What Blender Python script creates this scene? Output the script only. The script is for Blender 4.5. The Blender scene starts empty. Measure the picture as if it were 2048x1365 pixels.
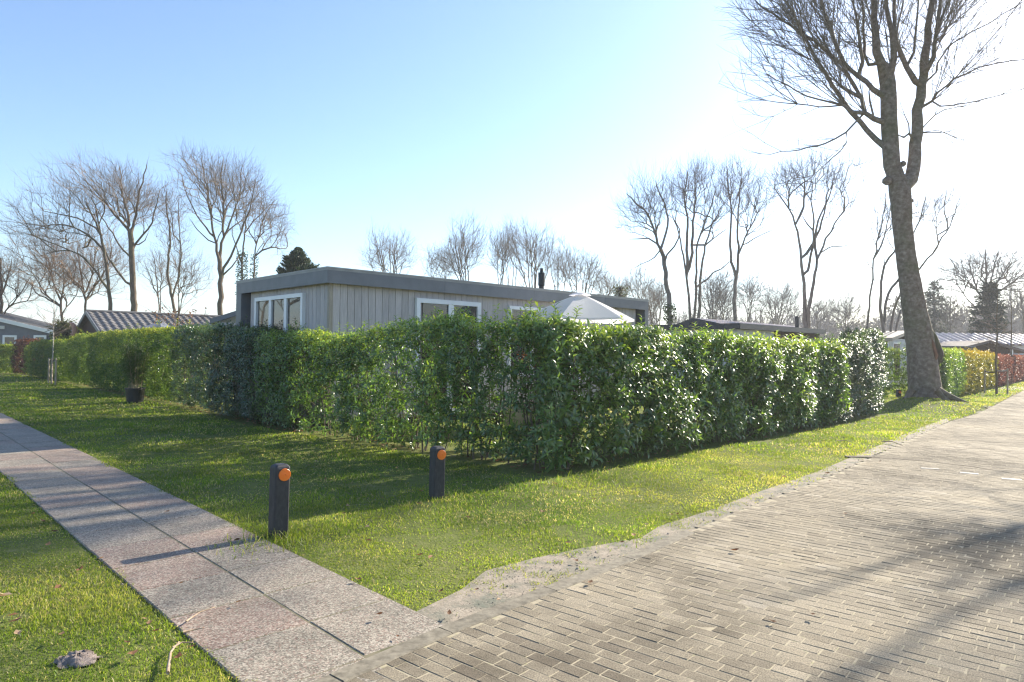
import bpy, math, random
import numpy as np
from mathutils import Vector, Matrix

sc = bpy.context.scene
COL = sc.collection
rad = math.radians

# ------------------------------------------------------------------ camera
EYE, FPX = 1.6, 1365.3
cam_data = bpy.data.cameras.new('camera')
cam_data.sensor_width = 36.0
cam_data.lens = 24.0
cam_data.clip_start = 0.05
cam_data.clip_end = 4000.0
cam = bpy.data.objects.new('camera', cam_data)
COL.objects.link(cam)
ROT = Matrix.Rotation(rad(90.8), 4, 'X') @ Matrix.Rotation(rad(0.76), 4, 'Z')
cam.matrix_world = Matrix.Translation((0, 0, EYE)) @ ROT
sc.camera = cam

# ------------------------------------------------------------------ light
SUN_AZ, SUN_EL = rad(47.3), rad(27.5)
world = bpy.data.worlds.new('World')
sc.world = world
world.use_nodes = True
wn = world.node_tree
sky = wn.nodes.new('ShaderNodeTexSky')
sky.sky_type = 'NISHITA'
sky.sun_disc = False
sky.sun_elevation = SUN_EL
sky.sun_rotation = SUN_AZ
sky.air_density = 1.0
sky.dust_density = 0.7
sky.ozone_density = 3.8
bg = wn.nodes['Background']
bg.inputs[1].default_value = 0.091
wn.links.new(sky.outputs[0], bg.inputs[0])

sun_data = bpy.data.lights.new('sun', 'SUN')
sun_data.energy = 4.6
sun_data.angle = rad(0.5)
sun_data.color = (1.0, 0.91, 0.76)
sun = bpy.data.objects.new('sun', sun_data)
COL.objects.link(sun)
SUNV = Vector((math.cos(SUN_EL) * math.sin(SUN_AZ), math.cos(SUN_EL) * math.cos(SUN_AZ), math.sin(SUN_EL)))
sun.rotation_euler = SUNV.to_track_quat('Z', 'Y').to_euler()
sun.location = SUNV * 60

sc.view_settings.view_transform = 'Standard'
sc.view_settings.look = 'None'
sc.view_settings.exposure = 1.58
sc.view_settings.gamma = 1.0
sc.cycles.max_bounces = 7
sc.cycles.diffuse_bounces = 3
sc.cycles.glossy_bounces = 3
sc.cycles.transmission_bounces = 5
sc.cycles.transparent_max_bounces = 6
sc.cycles.volume_bounces = 0
sc.cycles.use_denoising = True
sc.cycles.denoising_input_passes = 'RGB_ALBEDO_NORMAL'
sc.cycles.denoising_prefilter = 'ACCURATE'
sc.cycles.pixel_filter_type = 'BLACKMAN_HARRIS'
sc.cycles.filter_width = 1.3
sc.cycles.sample_clamp_indirect = 6.0

# ------------------------------------------------------------------ where things of the photo stand
RM = np.array(ROT.to_3x3())
EYEV = np.array((0.0, 0.0, EYE))


def ray(px, py):
    return RM @ np.array(((px - 1024) / FPX, (682.5 - py) / FPX, -1.0))


def atY(px, py, Y):
    d = ray(px, py)
    return EYEV + d * (Y / d[1])


def atZ(px, py, z=0.0):
    d = ray(px, py)
    return EYEV + d * ((z - EYE) / d[2])


def G(px, py):
    return atZ(px, py)[:2]


# ------------------------------------------------------------------ object helpers
LOC = {}


def tag(o, label=None, cat=None, group=None, kind=None):
    if label:
        o['label'] = label
    if cat:
        o['category'] = cat
    if group:
        o['group'] = group
    if kind:
        o['kind'] = kind
    return o


def thing(name, loc, label, cat, group=None):
    o = bpy.data.objects.new(name, None)
    o.empty_display_size = 0.2
    o.location = tuple(float(c) for c in loc)
    COL.objects.link(o)
    LOC[o.name] = np.array(loc, float)
    return tag(o, label, cat, group)


class MB:
    """collects faces; build() makes ONE mesh object of them"""

    def __init__(self):
        self.v, self.f, self.n, self.t = [], [], 0, []
        self.tube = {}

    def add(self, verts, faces, tint=None):
        verts = np.asarray(verts, float).reshape(-1, 3)
        faces = np.asarray(faces, int)
        self.v.append(verts)
        self.f.append(faces + self.n)
        k = len(faces)
        self.t.append(np.full(k, 0.5) if tint is None else np.broadcast_to(np.asarray(tint, float), (k,)).copy())
        self.n += len(verts)
        return self

    def poly(self, pts, tint=None):
        pts = np.asarray(pts, float)
        return self.add(pts, [list(range(len(pts)))], tint)

    def prism(self, pts, vec, tint=None):
        """closed solid: polygon pts swept along vec"""
        a = np.asarray(pts, float)
        n = len(a)
        v = np.vstack([a, a + np.asarray(vec, float)])
        self.add(v, [list(range(n))], tint)
        q = [[i, n + i, n + (i + 1) % n, (i + 1) % n] for i in range(n)]
        for f in ([list(range(2 * n - 1, n - 1, -1))], q):
            self.f.append(np.array(f) + self.n - 2 * n)
            self.t.append(np.full(len(f), 0.5 if tint is None else tint))
        return self

    def box(self, fr, u0, u1, v0, v1, z0, z1, tint=None, ch=0.0):
        c = [fr(u, v, z) for z in (z0, z1) for u, v in ((u0, v0), (u1, v0), (u1, v1), (u0, v1))]
        if ch <= 0:
            return self.add(c, [[3, 2, 1, 0], [4, 5, 6, 7], [0, 1, 5, 4], [1, 2, 6, 5], [2, 3, 7, 6], [3, 0, 4, 7]], tint)
        top = [fr(u, v, z1) for u, v in ((u0 + ch, v0 + ch), (u1 - ch, v0 + ch), (u1 - ch, v1 - ch), (u0 + ch, v1 - ch))]
        c = c[:4] + [fr(u, v, z1 - ch) for u, v in ((u0, v0), (u1, v0), (u1, v1), (u0, v1))] + top
        f = [[3, 2, 1, 0], [8, 9, 10, 11]]
        for b in (0, 4):
            f += [[b + i, b + (i + 1) % 4, b + 4 + (i + 1) % 4, b + 4 + i] for i in range(4)]
        return self.add(c, f, tint)

    def path(self, pts, radii, sides=6, tint=0.5):
        pts = np.asarray(pts, float)
        radii = np.broadcast_to(np.asarray(radii, float), (len(pts),))
        self.tube.setdefault((len(pts), sides), []).append((pts, radii, tint))
        return self

    def paths(self, P, Rr, sides=3, tint=0.5):
        """P (k,n,3), Rr (k,n)"""
        P = np.asarray(P, float)
        k, n, _ = P.shape
        if k == 0:
            return self
        T = np.gradient(P, axis=1)
        T /= np.linalg.norm(T, axis=2, keepdims=True) + 1e-12
        D = P[:, -1] - P[:, 0]
        D /= np.linalg.norm(D, axis=1, keepdims=True) + 1e-12
        ref = np.where(np.abs(D[:, 2:3]) < 0.8, np.array([[0, 0, 1.0]]), np.array([[0.96, 0.28, 0.0]]))[:, None, :]
        N = np.cross(T, np.broadcast_to(ref, T.shape))
        N /= np.linalg.norm(N, axis=2, keepdims=True) + 1e-12
        B = np.cross(T, N)
        a = np.arange(sides) * 2 * np.pi / sides
        V = P[:, :, None, :] + Rr[:, :, None, None] * (np.cos(a)[None, None, :, None] * N[:, :, None, :] + np.sin(a)[None, None, :, None] * B[:, :, None, :])
        idx = np.arange(k * n * sides).reshape(k, n, sides)
        A0, A1 = idx[:, :-1, :], idx[:, 1:, :]
        F4 = np.stack([A0, np.roll(A0, -1, 2), np.roll(A1, -1, 2), A1], -1).reshape(-1, 4)
        tt = np.broadcast_to(np.asarray(tint, float).reshape(-1, 1), (k, (n - 1) * sides)).reshape(-1) if np.ndim(tint) else np.full(len(F4), tint)
        self.add(V.reshape(-1, 3), F4, tt)
        if sides >= 4:
            for e in (0, -1):
                self._cap(idx[:, e, :], k * n * sides)
        return self

    def _cap(self, caps, cnt):
        self.f.append(caps + self.n - cnt)
        self.t.append(np.full(len(caps), 0.5))

    def flush(self):
        for (n, s), L in self.tube.items():
            self.paths(np.stack([x[0] for x in L]), np.stack([x[1] for x in L]), s, np.array([x[2] for x in L]))
        self.tube = {}

    def build(self, name, material, parent=None, smooth=False, loc=None, tinted=True):
        self.flush()
        off = np.zeros(3)
        if parent is not None:
            off = LOC[parent.name]
        elif loc is not None:
            off = np.array(loc, float)
        V = np.vstack(self.v) - off
        me = bpy.data.meshes.new(name)
        me.vertices.add(len(V))
        me.vertices.foreach_set('co', V.astype(np.float32).ravel())
        tot = np.concatenate([np.full(len(f), f.shape[1]) for f in self.f if len(f)])
        loops = np.concatenate([f.ravel() for f in self.f if len(f)])
        start = np.concatenate([[0], np.cumsum(tot)[:-1]])
        me.loops.add(len(loops))
        me.loops.foreach_set('vertex_index', loops.astype(np.int32))
        me.polygons.add(len(tot))
        me.polygons.foreach_set('loop_start', start.astype(np.int32))
        me.polygons.foreach_set('use_smooth', np.full(len(tot), smooth, dtype=bool))
        me.update(calc_edges=True)
        if tinted:
            at = me.attributes.new('tint', 'FLOAT', 'FACE')
            at.data.foreach_set('value', np.concatenate([t for t in self.t if len(t)]).astype(np.float32))
        me.materials.append(material)
        o = bpy.data.objects.new(name, me)
        COL.objects.link(o)
        LOC[o.name] = off
        if parent is not None:
            o.parent = parent
        else:
            o.location = tuple(off)
        return o


def copy_tree(o, parent=None):
    c = o.copy()
    COL.objects.link(c)
    LOC[c.name] = LOC[o.name]
    if parent is not None:
        c.parent = parent
    for ch in list(o.children):
        copy_tree(ch, c)
    return c


class Frame:
    """a building's own axes: u along its front, v into its depth"""

    def __init__(self, o, ang):
        self.o = np.array((o[0], o[1], 0.0))
        self.U = np.array((math.sin(ang), math.cos(ang), 0.0))
        self.V = np.array((-math.cos(ang), math.sin(ang), 0.0))

    def __call__(self, u, v, z):
        return self.o + self.U * u + self.V * v + np.array((0, 0, z))

    def front(self, px, py, v=0.0):
        d = ray(px, py)
        t = ((self.o + self.V * v - EYEV) @ self.V) / (d @ self.V)
        p = EYEV + d * t
        return (p - self.o) @ self.U, p[2]

    def side(self, px, py, u=0.0):
        d = ray(px, py)
        t = ((self.o + self.U * u - EYEV) @ self.U) / (d @ self.U)
        p = EYEV + d * t
        return (p - self.o) @ self.V, p[2]


def vnoise(x, y, seed=0):
    """smooth value noise 0..1"""
    x = np.asarray(x, float)
    y = np.asarray(y, float)
    xi, yi = np.floor(x).astype(np.int64), np.floor(y).astype(np.int64)
    fx, fy = x - xi, y - yi
    fx, fy = fx * fx * (3 - 2 * fx), fy * fy * (3 - 2 * fy)

    def h(a, b):
        n = (a * 374761393 + b * 668265263 + seed * 982451653) & 0x7fffffff
        n = ((n ^ (n >> 13)) * 1274126177) & 0x7fffffff
        return ((n ^ (n >> 16)) & 0xffff) / 65535.0
    return (h(xi, yi) * (1 - fx) + h(xi + 1, yi) * fx) * (1 - fy) + (h(xi, yi + 1) * (1 - fx) + h(xi + 1, yi + 1) * fx) * fy


def inpoly(x, y, P):
    c = np.zeros(len(x), bool)
    n = len(P)
    for i in range(n):
        x0, y0 = P[i]
        x1, y1 = P[(i + 1) % n]
        if y0 == y1:
            continue
        m = ((y0 > y) != (y1 > y)) & (x < (x1 - x0) * (y - y0) / (y1 - y0) + x0)
        c ^= m
    return c


def distline(x, y, L):
    best = np.full(len(x), 1e9)
    for (x0, y0), (x1, y1) in zip(L[:-1], L[1:]):
        dx, dy = x1 - x0, y1 - y0
        t = np.clip(((x - x0) * dx + (y - y0) * dy) / (dx * dx + dy * dy), 0, 1)
        best = np.minimum(best, np.hypot(x - x0 - t * dx, y - y0 - t * dy))
    return best


# ------------------------------------------------------------------ materials
def new_mat(name):
    m = bpy.data.materials.new(name)
    m.use_nodes = True
    nt = m.node_tree
    return m, nt, nt.nodes['Principled BSDF']


def ramp(nt, stops):
    r = nt.nodes.new('ShaderNodeValToRGB')
    el = r.color_ramp.elements
    while len(el) > 1:
        el.remove(el[-1])
    el[0].position, el[0].color = stops[0][0], (*stops[0][1], 1)
    for p, c in stops[1:]:
        e = el.new(p)
        e.color = (*c, 1)
    return r


def noise(nt, scale, detail=4.0, rough=0.55, coord='Object', vec=None, stretch=None):
    n = nt.nodes.new('ShaderNodeTexNoise')
    n.inputs['Scale'].default_value = scale
    n.inputs['Detail'].default_value = detail
    n.inputs['Roughness'].default_value = rough
    if vec is None:
        tc = nt.nodes.new('ShaderNodeTexCoord')
        vec = tc.outputs[coord]
    if stretch:
        mp = nt.nodes.new('ShaderNodeMapping')
        mp.inputs['Scale'].default_value = stretch
        nt.links.new(vec, mp.inputs[0])
        vec = mp.outputs[0]
    nt.links.new(vec, n.inputs['Vector'])
    return n


def mixc(nt, fac, a, b, mode='MIX'):
    m = nt.nodes.new('ShaderNodeMix')
    m.data_type = 'RGBA'
    m.blend_type = mode
    for s, k in ((fac, 0), (a, 6), (b, 7)):
        if isinstance(s, (int, float)):
            m.inputs[k].default_value = s
        elif isinstance(s, tuple):
            m.inputs[k].default_value = (*s, 1)
        else:
            nt.links.new(s, m.inputs[k])
    return m.outputs[2]


def attr(nt, name='tint'):
    a = nt.nodes.new('ShaderNodeAttribute')
    a.attribute_name = name
    return a


def bump(nt, p, h, strength, dist=0.01):
    b = nt.nodes.new('ShaderNodeBump')
    b.inputs['Strength'].default_value = strength
    b.inputs['Distance'].default_value = dist
    nt.links.new(h, b.inputs['Height'])
    nt.links.new(b.outputs[0], p.inputs['Normal'])


def M_plain(name, stops, scale=6.0, rough=0.7, bmp=0.0, bdist=0.01, stretch=None, tint=0.0, spec=0.5, metallic=0.0, detail=5.0):
    """noise between the given colours, optionally lightened and darkened piece by piece"""
    m, nt, p = new_mat(name)
    n = noise(nt, scale, detail, stretch=stretch)
    r = ramp(nt, stops)
    nt.links.new(n.outputs['Fac'], r.inputs[0])
    c = r.outputs[0]
    if tint:
        a = attr(nt)
        r2 = ramp(nt, [(0, (1 - tint,) * 3), (1, (1 + tint,) * 3)])
        nt.links.new(a.outputs['Fac'], r2.inputs[0])
        c = mixc(nt, 1.0, c, r2.outputs[0], 'MULTIPLY')
    nt.links.new(c, p.inputs['Base Color'])
    p.inputs['Roughness'].default_value = rough
    p.inputs['Specular IOR Level'].default_value = spec
    p.inputs['Metallic'].default_value = metallic
    if bmp:
        bump(nt, p, n.outputs['Fac'], bmp, bdist)
    return m


def M_leaf(name, stops, trans, rough=0.35, tw=0.35, spec=0.5, patch=0.0):
    m, nt, p = new_mat(name)
    a = attr(nt)
    r = ramp(nt, stops)
    nt.links.new(a.outputs['Fac'], r.inputs[0])
    col = r.outputs[0]
    if patch:
        n = noise(nt, 0.9, 3)
        r2 = ramp(nt, [(0.3, (1 - patch, 1 - patch, 1 - patch)), (0.7, (1 + patch, 1 + patch * .9, 1 + patch * .5))])
        nt.links.new(n.outputs['Fac'], r2.inputs[0])
        col = mixc(nt, 1.0, col, r2.outputs[0], 'MULTIPLY')
    nt.links.new(col, p.inputs['Base Color'])
    p.inputs['Roughness'].default_value = rough
    p.inputs['Specular IOR Level'].default_value = spec
    tr = nt.nodes.new('ShaderNodeBsdfTranslucent')
    nt.links.new(mixc(nt, 1.0, col, trans, 'MULTIPLY'), tr.inputs['Color'])
    mx = nt.nodes.new('ShaderNodeMixShader')
    mx.inputs[0].default_value = tw
    nt.links.new(p.outputs[0], mx.inputs[1])
    nt.links.new(tr.outputs[0], mx.inputs[2])
    nt.links.new(mx.outputs[0], nt.nodes['Material Output'].inputs[0])
    return m

# ================================================================== SETTING: ground, road, path, verge
rng = np.random.default_rng(7)
AZG = rad(46.4)                                      # the park's grid: buildings and hedges
RO_AZ = rad(40.0)                                    # the road runs this way
roadU = np.array((math.cos(RO_AZ), -math.sin(RO_AZ)))    # across the road
roadV = np.array((math.sin(RO_AZ), math.cos(RO_AZ)))     # along the road

kerb_line = [G(*p) for p in ((672, 1365), (890, 1268), (1100, 1184), (1257, 1122), (1378, 1068), (1507, 1014), (1651, 960), (1748, 916), (1840, 872), (1900, 845))]
k0 = kerb_line[0] - (kerb_line[2] - kerb_line[0]) / np.linalg.norm(kerb_line[2] - kerb_line[0]) * 5.0
far_edge = [G(*p) for p in ((1955, 829), (1990, 812), (2022, 795), (2048, 782))]
f1 = far_edge[-1] + (far_edge[-1] - far_edge[-3]) / np.linalg.norm(far_edge[-1] - far_edge[-3]) * 60
road_poly = [k0] + kerb_line + far_edge + [f1, f1 + np.array((60, -40)), np.array((60.0, -8.0)), k0 + np.array((3, -8))]
road_poly = [np.array(p, float) for p in road_poly]

path_r = [G(890, 1258), G(560, 1102), G(300, 985), G(0, 835)]
pd = np.array((-math.sin(rad(44)), math.cos(rad(44))))
pn = np.array((-pd[1], pd[0]))                       # to the left of the path
pr0 = G(890, 1258) + np.array((0.02, 0.0))
PW = 1.14
path_near = pr0 - pd * 0.0




# --- the ground itself
def mat_ground():
    m, nt, p = new_mat('turf_soil')
    n1 = noise(nt, 0.35, 5)
    n2 = noise(nt, 9.0, 6)
    r1 = ramp(nt, [(0.30, (0.08, 0.11, 0.025)), (0.5, (0.13, 0.165, 0.035)), (0.68, (0.20, 0.19, 0.07))])
    r2 = ramp(nt, [(0.3, (0.09, 0.10, 0.035)), (0.55, (0.14, 0.155, 0.045)), (0.75, (0.23, 0.19, 0.12))])
    nt.links.new(n1.outputs['Fac'], r1.inputs[0])
    nt.links.new(n2.outputs['Fac'], r2.inputs[0])
    c = mixc(nt, 0.6, r1.outputs[0], r2.outputs[0])
    nt.links.new(c, p.inputs['Base Color'])
    p.inputs['Roughness'].default_value = 0.95
    p.inputs['Specular IOR Level'].default_value = 0.1
    n3 = noise(nt, 40.0, 6)
    bump(nt, p, n3.outputs['Fac'], 0.8, 0.03)
    return m


gm = MB()
gx = [-900, -120, -40, 0, 40, 120, 900]
gp = [(x, y, 0.0) for y in (-300, -40, 0, 40, 120, 1500) for x in gx]
gm.add(gp, [[j * 7 + i, j * 7 + i + 1, j * 7 + i + 8, j * 7 + i + 7] for j in range(5) for i in range(6)])
tag(gm.build('ground', mat_ground(), tinted=False), 'flat grassy ground of the holiday park', kind='structure')


def mat_paver():
    m, nt, p = new_mat('concrete_paver')
    a = attr(nt)
    r0 = ramp(nt, [(0.0, (0.165, 0.14, 0.105)), (0.35, (0.235, 0.203, 0.15)), (0.7, (0.285, 0.247, 0.185)), (0.93, (0.35, 0.305, 0.235)), (1.0, (0.60, 0.57, 0.52))])
    nt.links.new(a.outputs['Fac'], r0.inputs[0])
    n = noise(nt, 120, 6, 0.8)
    r = ramp(nt, [(0.34, (0.30, 0.28, 0.25)), (0.5, (1.0, 1.0, 1.0)), (0.64, (1.65, 1.6, 1.52))])
    nt.links.new(n.outputs['Fac'], r.inputs[0])
    c = mixc(nt, 1.0, r0.outputs[0], r.outputs[0], 'MULTIPLY')
    n2 = noise(nt, 0.62, 5, 0.65)                     # broad soft blotches, darker and lighter
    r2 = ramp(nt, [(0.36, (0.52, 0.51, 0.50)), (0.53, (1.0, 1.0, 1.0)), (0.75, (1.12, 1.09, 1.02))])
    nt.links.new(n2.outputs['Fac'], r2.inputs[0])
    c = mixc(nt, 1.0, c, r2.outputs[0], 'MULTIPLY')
    nt.links.new(c, p.inputs['Base Color'])
    p.inputs['Roughness'].default_value = 0.9
    p.inputs['Specular IOR Level'].default_value = 0.15
    bump(nt, p, n.outputs['Fac'], 0.7, 0.004)
    return m


# --- road: every paver is modelled, in stretcher bond across the road, over a bed of sand
def build_road():
    bed = MB()
    bed.poly([(p[0], p[1], 0.0150) for p in road_poly])
    tag(bed.build('road_bed', M_plain('joint_sand', [(0.3, (0.22, 0.19, 0.13)), (0.55, (0.34, 0.29, 0.20)), (0.75, (0.22, 0.215, 0.10))], 18, 0.95, 0.5, 0.01), tinted=False),
        'sandy bed showing in the joints of the brick road', kind='structure')
    L, W, gap = 0.170, 0.088, 0.0046
    o = kerb_line[1]
    us = np.arange(-40, 480) * L
    vs = np.arange(-85, 480) * W
    UU, VV = np.meshgrid(us, vs)
    row = np.arange(-85, 480)[:, None]
    UU = UU + (row % 2) * L * 0.5 + 0.030 * np.sin(row * 1.7) + 0.02 * np.sin(row * 0.31)
    cx = o[0] + UU * roadU[0] + VV * roadV[0]
    cy = o[1] + UU * roadU[1] + VV * roadV[1]
    x, y = cx.ravel(), cy.ravel()
    uu, vv = UU.ravel(), VV.ravel()
    keep = (y > 2.4) & (y < 42) & (np.abs(x) < 0.86 * y + 0.6)
    x, y, uu, vv = x[keep], y[keep], uu[keep], vv[keep]
    k = inpoly(x, y, road_poly)
    d = distline(x, y, [k0] + kerb_line)
    k &= (d > 0.02)
    x, y, uu, vv = x[k], y[k], uu[k], vv[k]
    n = len(x)
    r = np.random.default_rng(3)
    jv = np.clip(r.normal(0, .0016, n), -.003, .003)
    x, y = x + roadV[0] * jv, y + roadV[1] * jv
    hl = (L - gap) / 2 + r.normal(0, 0.0012, n)
    hw = (W - gap) / 2 + r.normal(0, 0.0010, n)
    ang = r.normal(0, 0.012, n)
    zt = 0.0172 + np.clip(r.normal(0, 0.0008, n), -.0008, .0016) + 0.0012 * (vnoise(x * 0.8, y * 0.8, 5) - 0.5)
    t1, t2 = r.normal(0, 0.007, n), r.normal(0, 0.014, n)
    ca, sa = np.cos(ang), np.sin(ang)
    corners = [(-1, -1), (1, -1), (1, 1), (-1, 1)]
    V = np.zeros((n, 12, 3))
    ch = 0.0035
    for lev, (ins, dz) in enumerate(((0.0, -0.016), (0.0, -ch), (ch, 0.0))):
        for i, (a, b) in enumerate(corners):
            lu, lw = a * (hl - ins), b * (hw - ins)
            du, dv = lu * ca - lw * sa, lu * sa + lw * ca
            V[:, lev * 4 + i, 0] = x + du * roadU[0] + dv * roadV[0]
            V[:, lev * 4 + i, 1] = y + du * roadU[1] + dv * roadV[1]
            V[:, lev * 4 + i, 2] = zt + dz + lu * t1 + lw * t2
    base = np.arange(n)[:, None] * 12
    fl = [[8, 9, 10, 11]] + [[b + i, b + (i + 1) % 4, b + 4 + (i + 1) % 4, b + 4 + i] for b in (0, 4) for i in range(4)]
    F = (base[:, None, :] + np.array(fl)[None]).reshape(-1, 4)
    tint = np.clip(0.5 + r.normal(0, 0.14, n) + 0.5 * (vnoise(x * 0.6, y * 0.6, 9) - 0.5), 0, 0.93)
    # band of end-on bricks that crosses the road, with pale ones let into it
    m = MB()
    m.add(V.reshape(-1, 3), F, np.repeat(tint, 9))
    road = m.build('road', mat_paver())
    tag(road, 'road paved with grey brown concrete bricks', kind='structure')
    wb = MB()
    for a, b in (((1842, 939), (1878, 941)), ((1920, 948), (1957, 951)), ((2003, 960), (2043, 963))):
        p, q = G(*a), G(*b)
        t = (q - p) / np.linalg.norm(q - p)
        nn = np.array((-t[1], t[0])) * 0.045
        wb.prism([(*(p + nn), 0.013), (*(p - nn), 0.013), (*(q - nn), 0.013), (*(q + nn), 0.013)], (0, 0, 0.0078), 1.0)
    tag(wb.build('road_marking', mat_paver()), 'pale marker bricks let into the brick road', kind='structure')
    bd = MB()
    pts = [G(*p) for p in ((1690, 915), (1760, 917), (1850, 924), (1950, 936), (2048, 952), (2180, 972))]
    for a, b in zip(pts[:-1], pts[1:]):
        t = (b - a) / np.linalg.norm(b - a)
        nn = np.array((-t[1], t[0])) * 0.055
        q0, q1 = a + t * 0.01, b - t * 0.01
        bd.prism([(*(q0 + nn), 0.013), (*(q0 - nn), 0.013), (*(q1 - nn), 0.013), (*(q1 + nn), 0.013)], (0, 0, 0.0070), 0.12)
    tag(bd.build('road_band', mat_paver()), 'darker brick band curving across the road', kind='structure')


build_road()


def build_kerb():
    m = MB()
    r = random.Random(4)
    line = [k0] + kerb_line[:5]
    w = 0.06
    for a, b in zip(line[:-1], line[1:]):
        Lg = np.linalg.norm(b - a)
        t = (b - a) / Lg
        nn = np.array((-t[1], t[0]))
        k = max(1, round(Lg / 1.0))
        for i in range(k):
            p, q = a + t * (Lg * i / k + 0.004), a + t * (Lg * (i + 1) / k - 0.004)
            z = 0.0215 + r.uniform(-0.002, 0.002)
            q0 = [p + nn * w, p - nn * w, q - nn * w, q + nn * w]
            m.prism([(*c, -0.05) for c in q0], (0, 0, z + 0.05 - 0.006), r.uniform(0.3, 0.7))
            q1 = [p + nn * (w - .008), p - nn * (w - .008), q - nn * (w - .008), q + nn * (w - .008)]
            m.add([(*c, z - 0.006) for c in q0] + [(*c, z) for c in q1], [[4, 7, 6, 5]] + [[i2, 4 + i2, 4 + (i2 + 1) % 4, (i2 + 1) % 4] for i2 in range(4)], r.uniform(0.3, 0.7))
    tag(m.build('kerb', M_plain('kerb_concrete', [(0.3, (0.10, 0.086, 0.062)), (0.5, (0.17, 0.148, 0.108)), (0.7, (0.23, 0.202, 0.15))], 22, 0.9, 0.5, 0.006, tint=0.2)),
        'flush concrete kerb along the brick road', kind='structure')


build_kerb()


# --- sandy strip between kerb and lawn, and the bare tracks by the tree
def sand_mat():
    m, nt, p = new_mat('verge_sand')
    n = noise(nt, 4.5, 7, 0.7)
    r = ramp(nt, [(0.35, (0.13, 0.135, 0.10)), (0.55, (0.28, 0.235, 0.18)), (0.75, (0.35, 0.30, 0.235))])
    nt.links.new(n.outputs['Fac'], r.inputs[0])
    n2 = noise(nt, 70, 5, 0.7)
    r2 = ramp(nt, [(0.3, (0.6, 0.58, 0.55)), (0.6, (1.1, 1.1, 1.1))])
    nt.links.new(n2.outputs['Fac'], r2.inputs[0])
    nt.links.new(mixc(nt, 1.0, r.outputs[0], r2.outputs[0], 'MULTIPLY'), p.inputs['Base Color'])
    p.inputs['Roughness'].default_value = 0.95
    bump(nt, p, n2.outputs['Fac'], 0.6, 0.008)
    return m


SAND = sand_mat()
verge_in = [G(*p) for p in ((858, 1238), (951, 1190), (1000, 1150), (1098, 1124), (1200, 1102), (1308, 1083), (1345, 1058), (1433, 1030), (1540, 988), (1651, 948), (1748, 905), (1840, 863), (1905, 838))]
verge_in = [v for v in verge_in]
sm = MB()
left = [v + np.array((-0.10, 0.07)) for i, v in enumerate(verge_in)]
verge_poly = verge_in + list(reversed(kerb_line))
sm.poly([(p[0], p[1], 0.008) for p in left] + [(p[0], p[1], 0.008) for p in reversed(kerb_line)])
tag(sm.build('verge_sand', SAND, tinted=False), 'bare sandy strip between lawn and road', kind='structure')
tr = MB()
tr.poly([(*G(*p), 0.010) for p in ((1880, 824), (1958, 827), (1996, 812), (1960, 815), (1890, 818))])
tag(tr.build('sand_track', SAND, tinted=False), 'sandy track leaving the road past the big tree', kind='structure')
tr = MB()
tr.poly([(*G(*p), 0.010) for p in ((1970, 777), (2060, 783), (2060, 776), (2000, 771))])
tag(tr.build('sand_track', SAND, tinted=False), 'far sandy track beside the staked saplings', kind='structure')


# --- garden path of washed-gravel slabs
def slab_mat():
    m, nt, p = new_mat('washed_gravel')
    tc = nt.nodes.new('ShaderNodeTexCoord')
    v = nt.nodes.new('ShaderNodeTexVoronoi')
    v.inputs['Scale'].default_value = 120
    nt.links.new(tc.outputs['Object'], v.inputs['Vector'])
    sepc = nt.nodes.new('ShaderNodeSeparateColor')
    nt.links.new(v.outputs['Color'], sepc.inputs[0])
    grey = ramp(nt, [(0.0, (0.08, 0.07, 0.055)), (0.3, (0.18, 0.155, 0.12)), (0.65, (0.255, 0.222, 0.175)), (1.0, (0.41, 0.37, 0.305))])
    red = ramp(nt, [(0.0, (0.11, 0.065, 0.048)), (0.3, (0.195, 0.125, 0.095)), (0.65, (0.255, 0.185, 0.145)), (1.0, (0.40, 0.33, 0.275))])
    for r in (grey, red):
        nt.links.new(sepc.outputs[0], r.inputs[0])
    a = attr(nt)
    gt = nt.nodes.new('ShaderNodeMath')
    gt.operation = 'GREATER_THAN'
    gt.inputs[1].default_value = 0.5
    nt.links.new(a.outputs['Fac'], gt.inputs[0])
    lt = nt.nodes.new('ShaderNodeMath')               # how many of its pebbles are reddish
    lt.operation = 'MULTIPLY_ADD'
    nt.links.new(gt.outputs[0], lt.inputs[0])
    lt.inputs[1].default_value = 0.52
    lt.inputs[2].default_value = 0.16
    pick = nt.nodes.new('ShaderNodeMath')
    pick.operation = 'LESS_THAN'
    nt.links.new(sepc.outputs[1], pick.inputs[0])
    nt.links.new(lt.outputs[0], pick.inputs[1])
    c = mixc(nt, pick.outputs[0], grey.outputs[0], red.outputs[0])
    n = noise(nt, 2.2, 5, 0.6)
    r2 = ramp(nt, [(0.3, (0.72, 0.73, 0.70)), (0.6, (1.08, 1.06, 1.03))])
    nt.links.new(n.outputs['Fac'], r2.inputs[0])
    c = mixc(nt, 1.0, c, r2.outputs[0], 'MULTIPLY')
    n3 = noise(nt, 1.1, 5, 0.7)
    r3 = ramp(nt, [(0.62, (0, 0, 0)), (0.74, (0.6, 0.6, 0.6))])
    nt.links.new(n3.outputs['Fac'], r3.inputs[0])
    c = mixc(nt, r3.outputs[0], c, (0.13, 0.135, 0.05))
    nt.links.new(c, p.inputs['Base Color'])
    p.inputs['Roughness'].default_value = 0.7
    bump(nt, p, v.outputs['Distance'], -1.0, 0.006)
    return m


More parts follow.
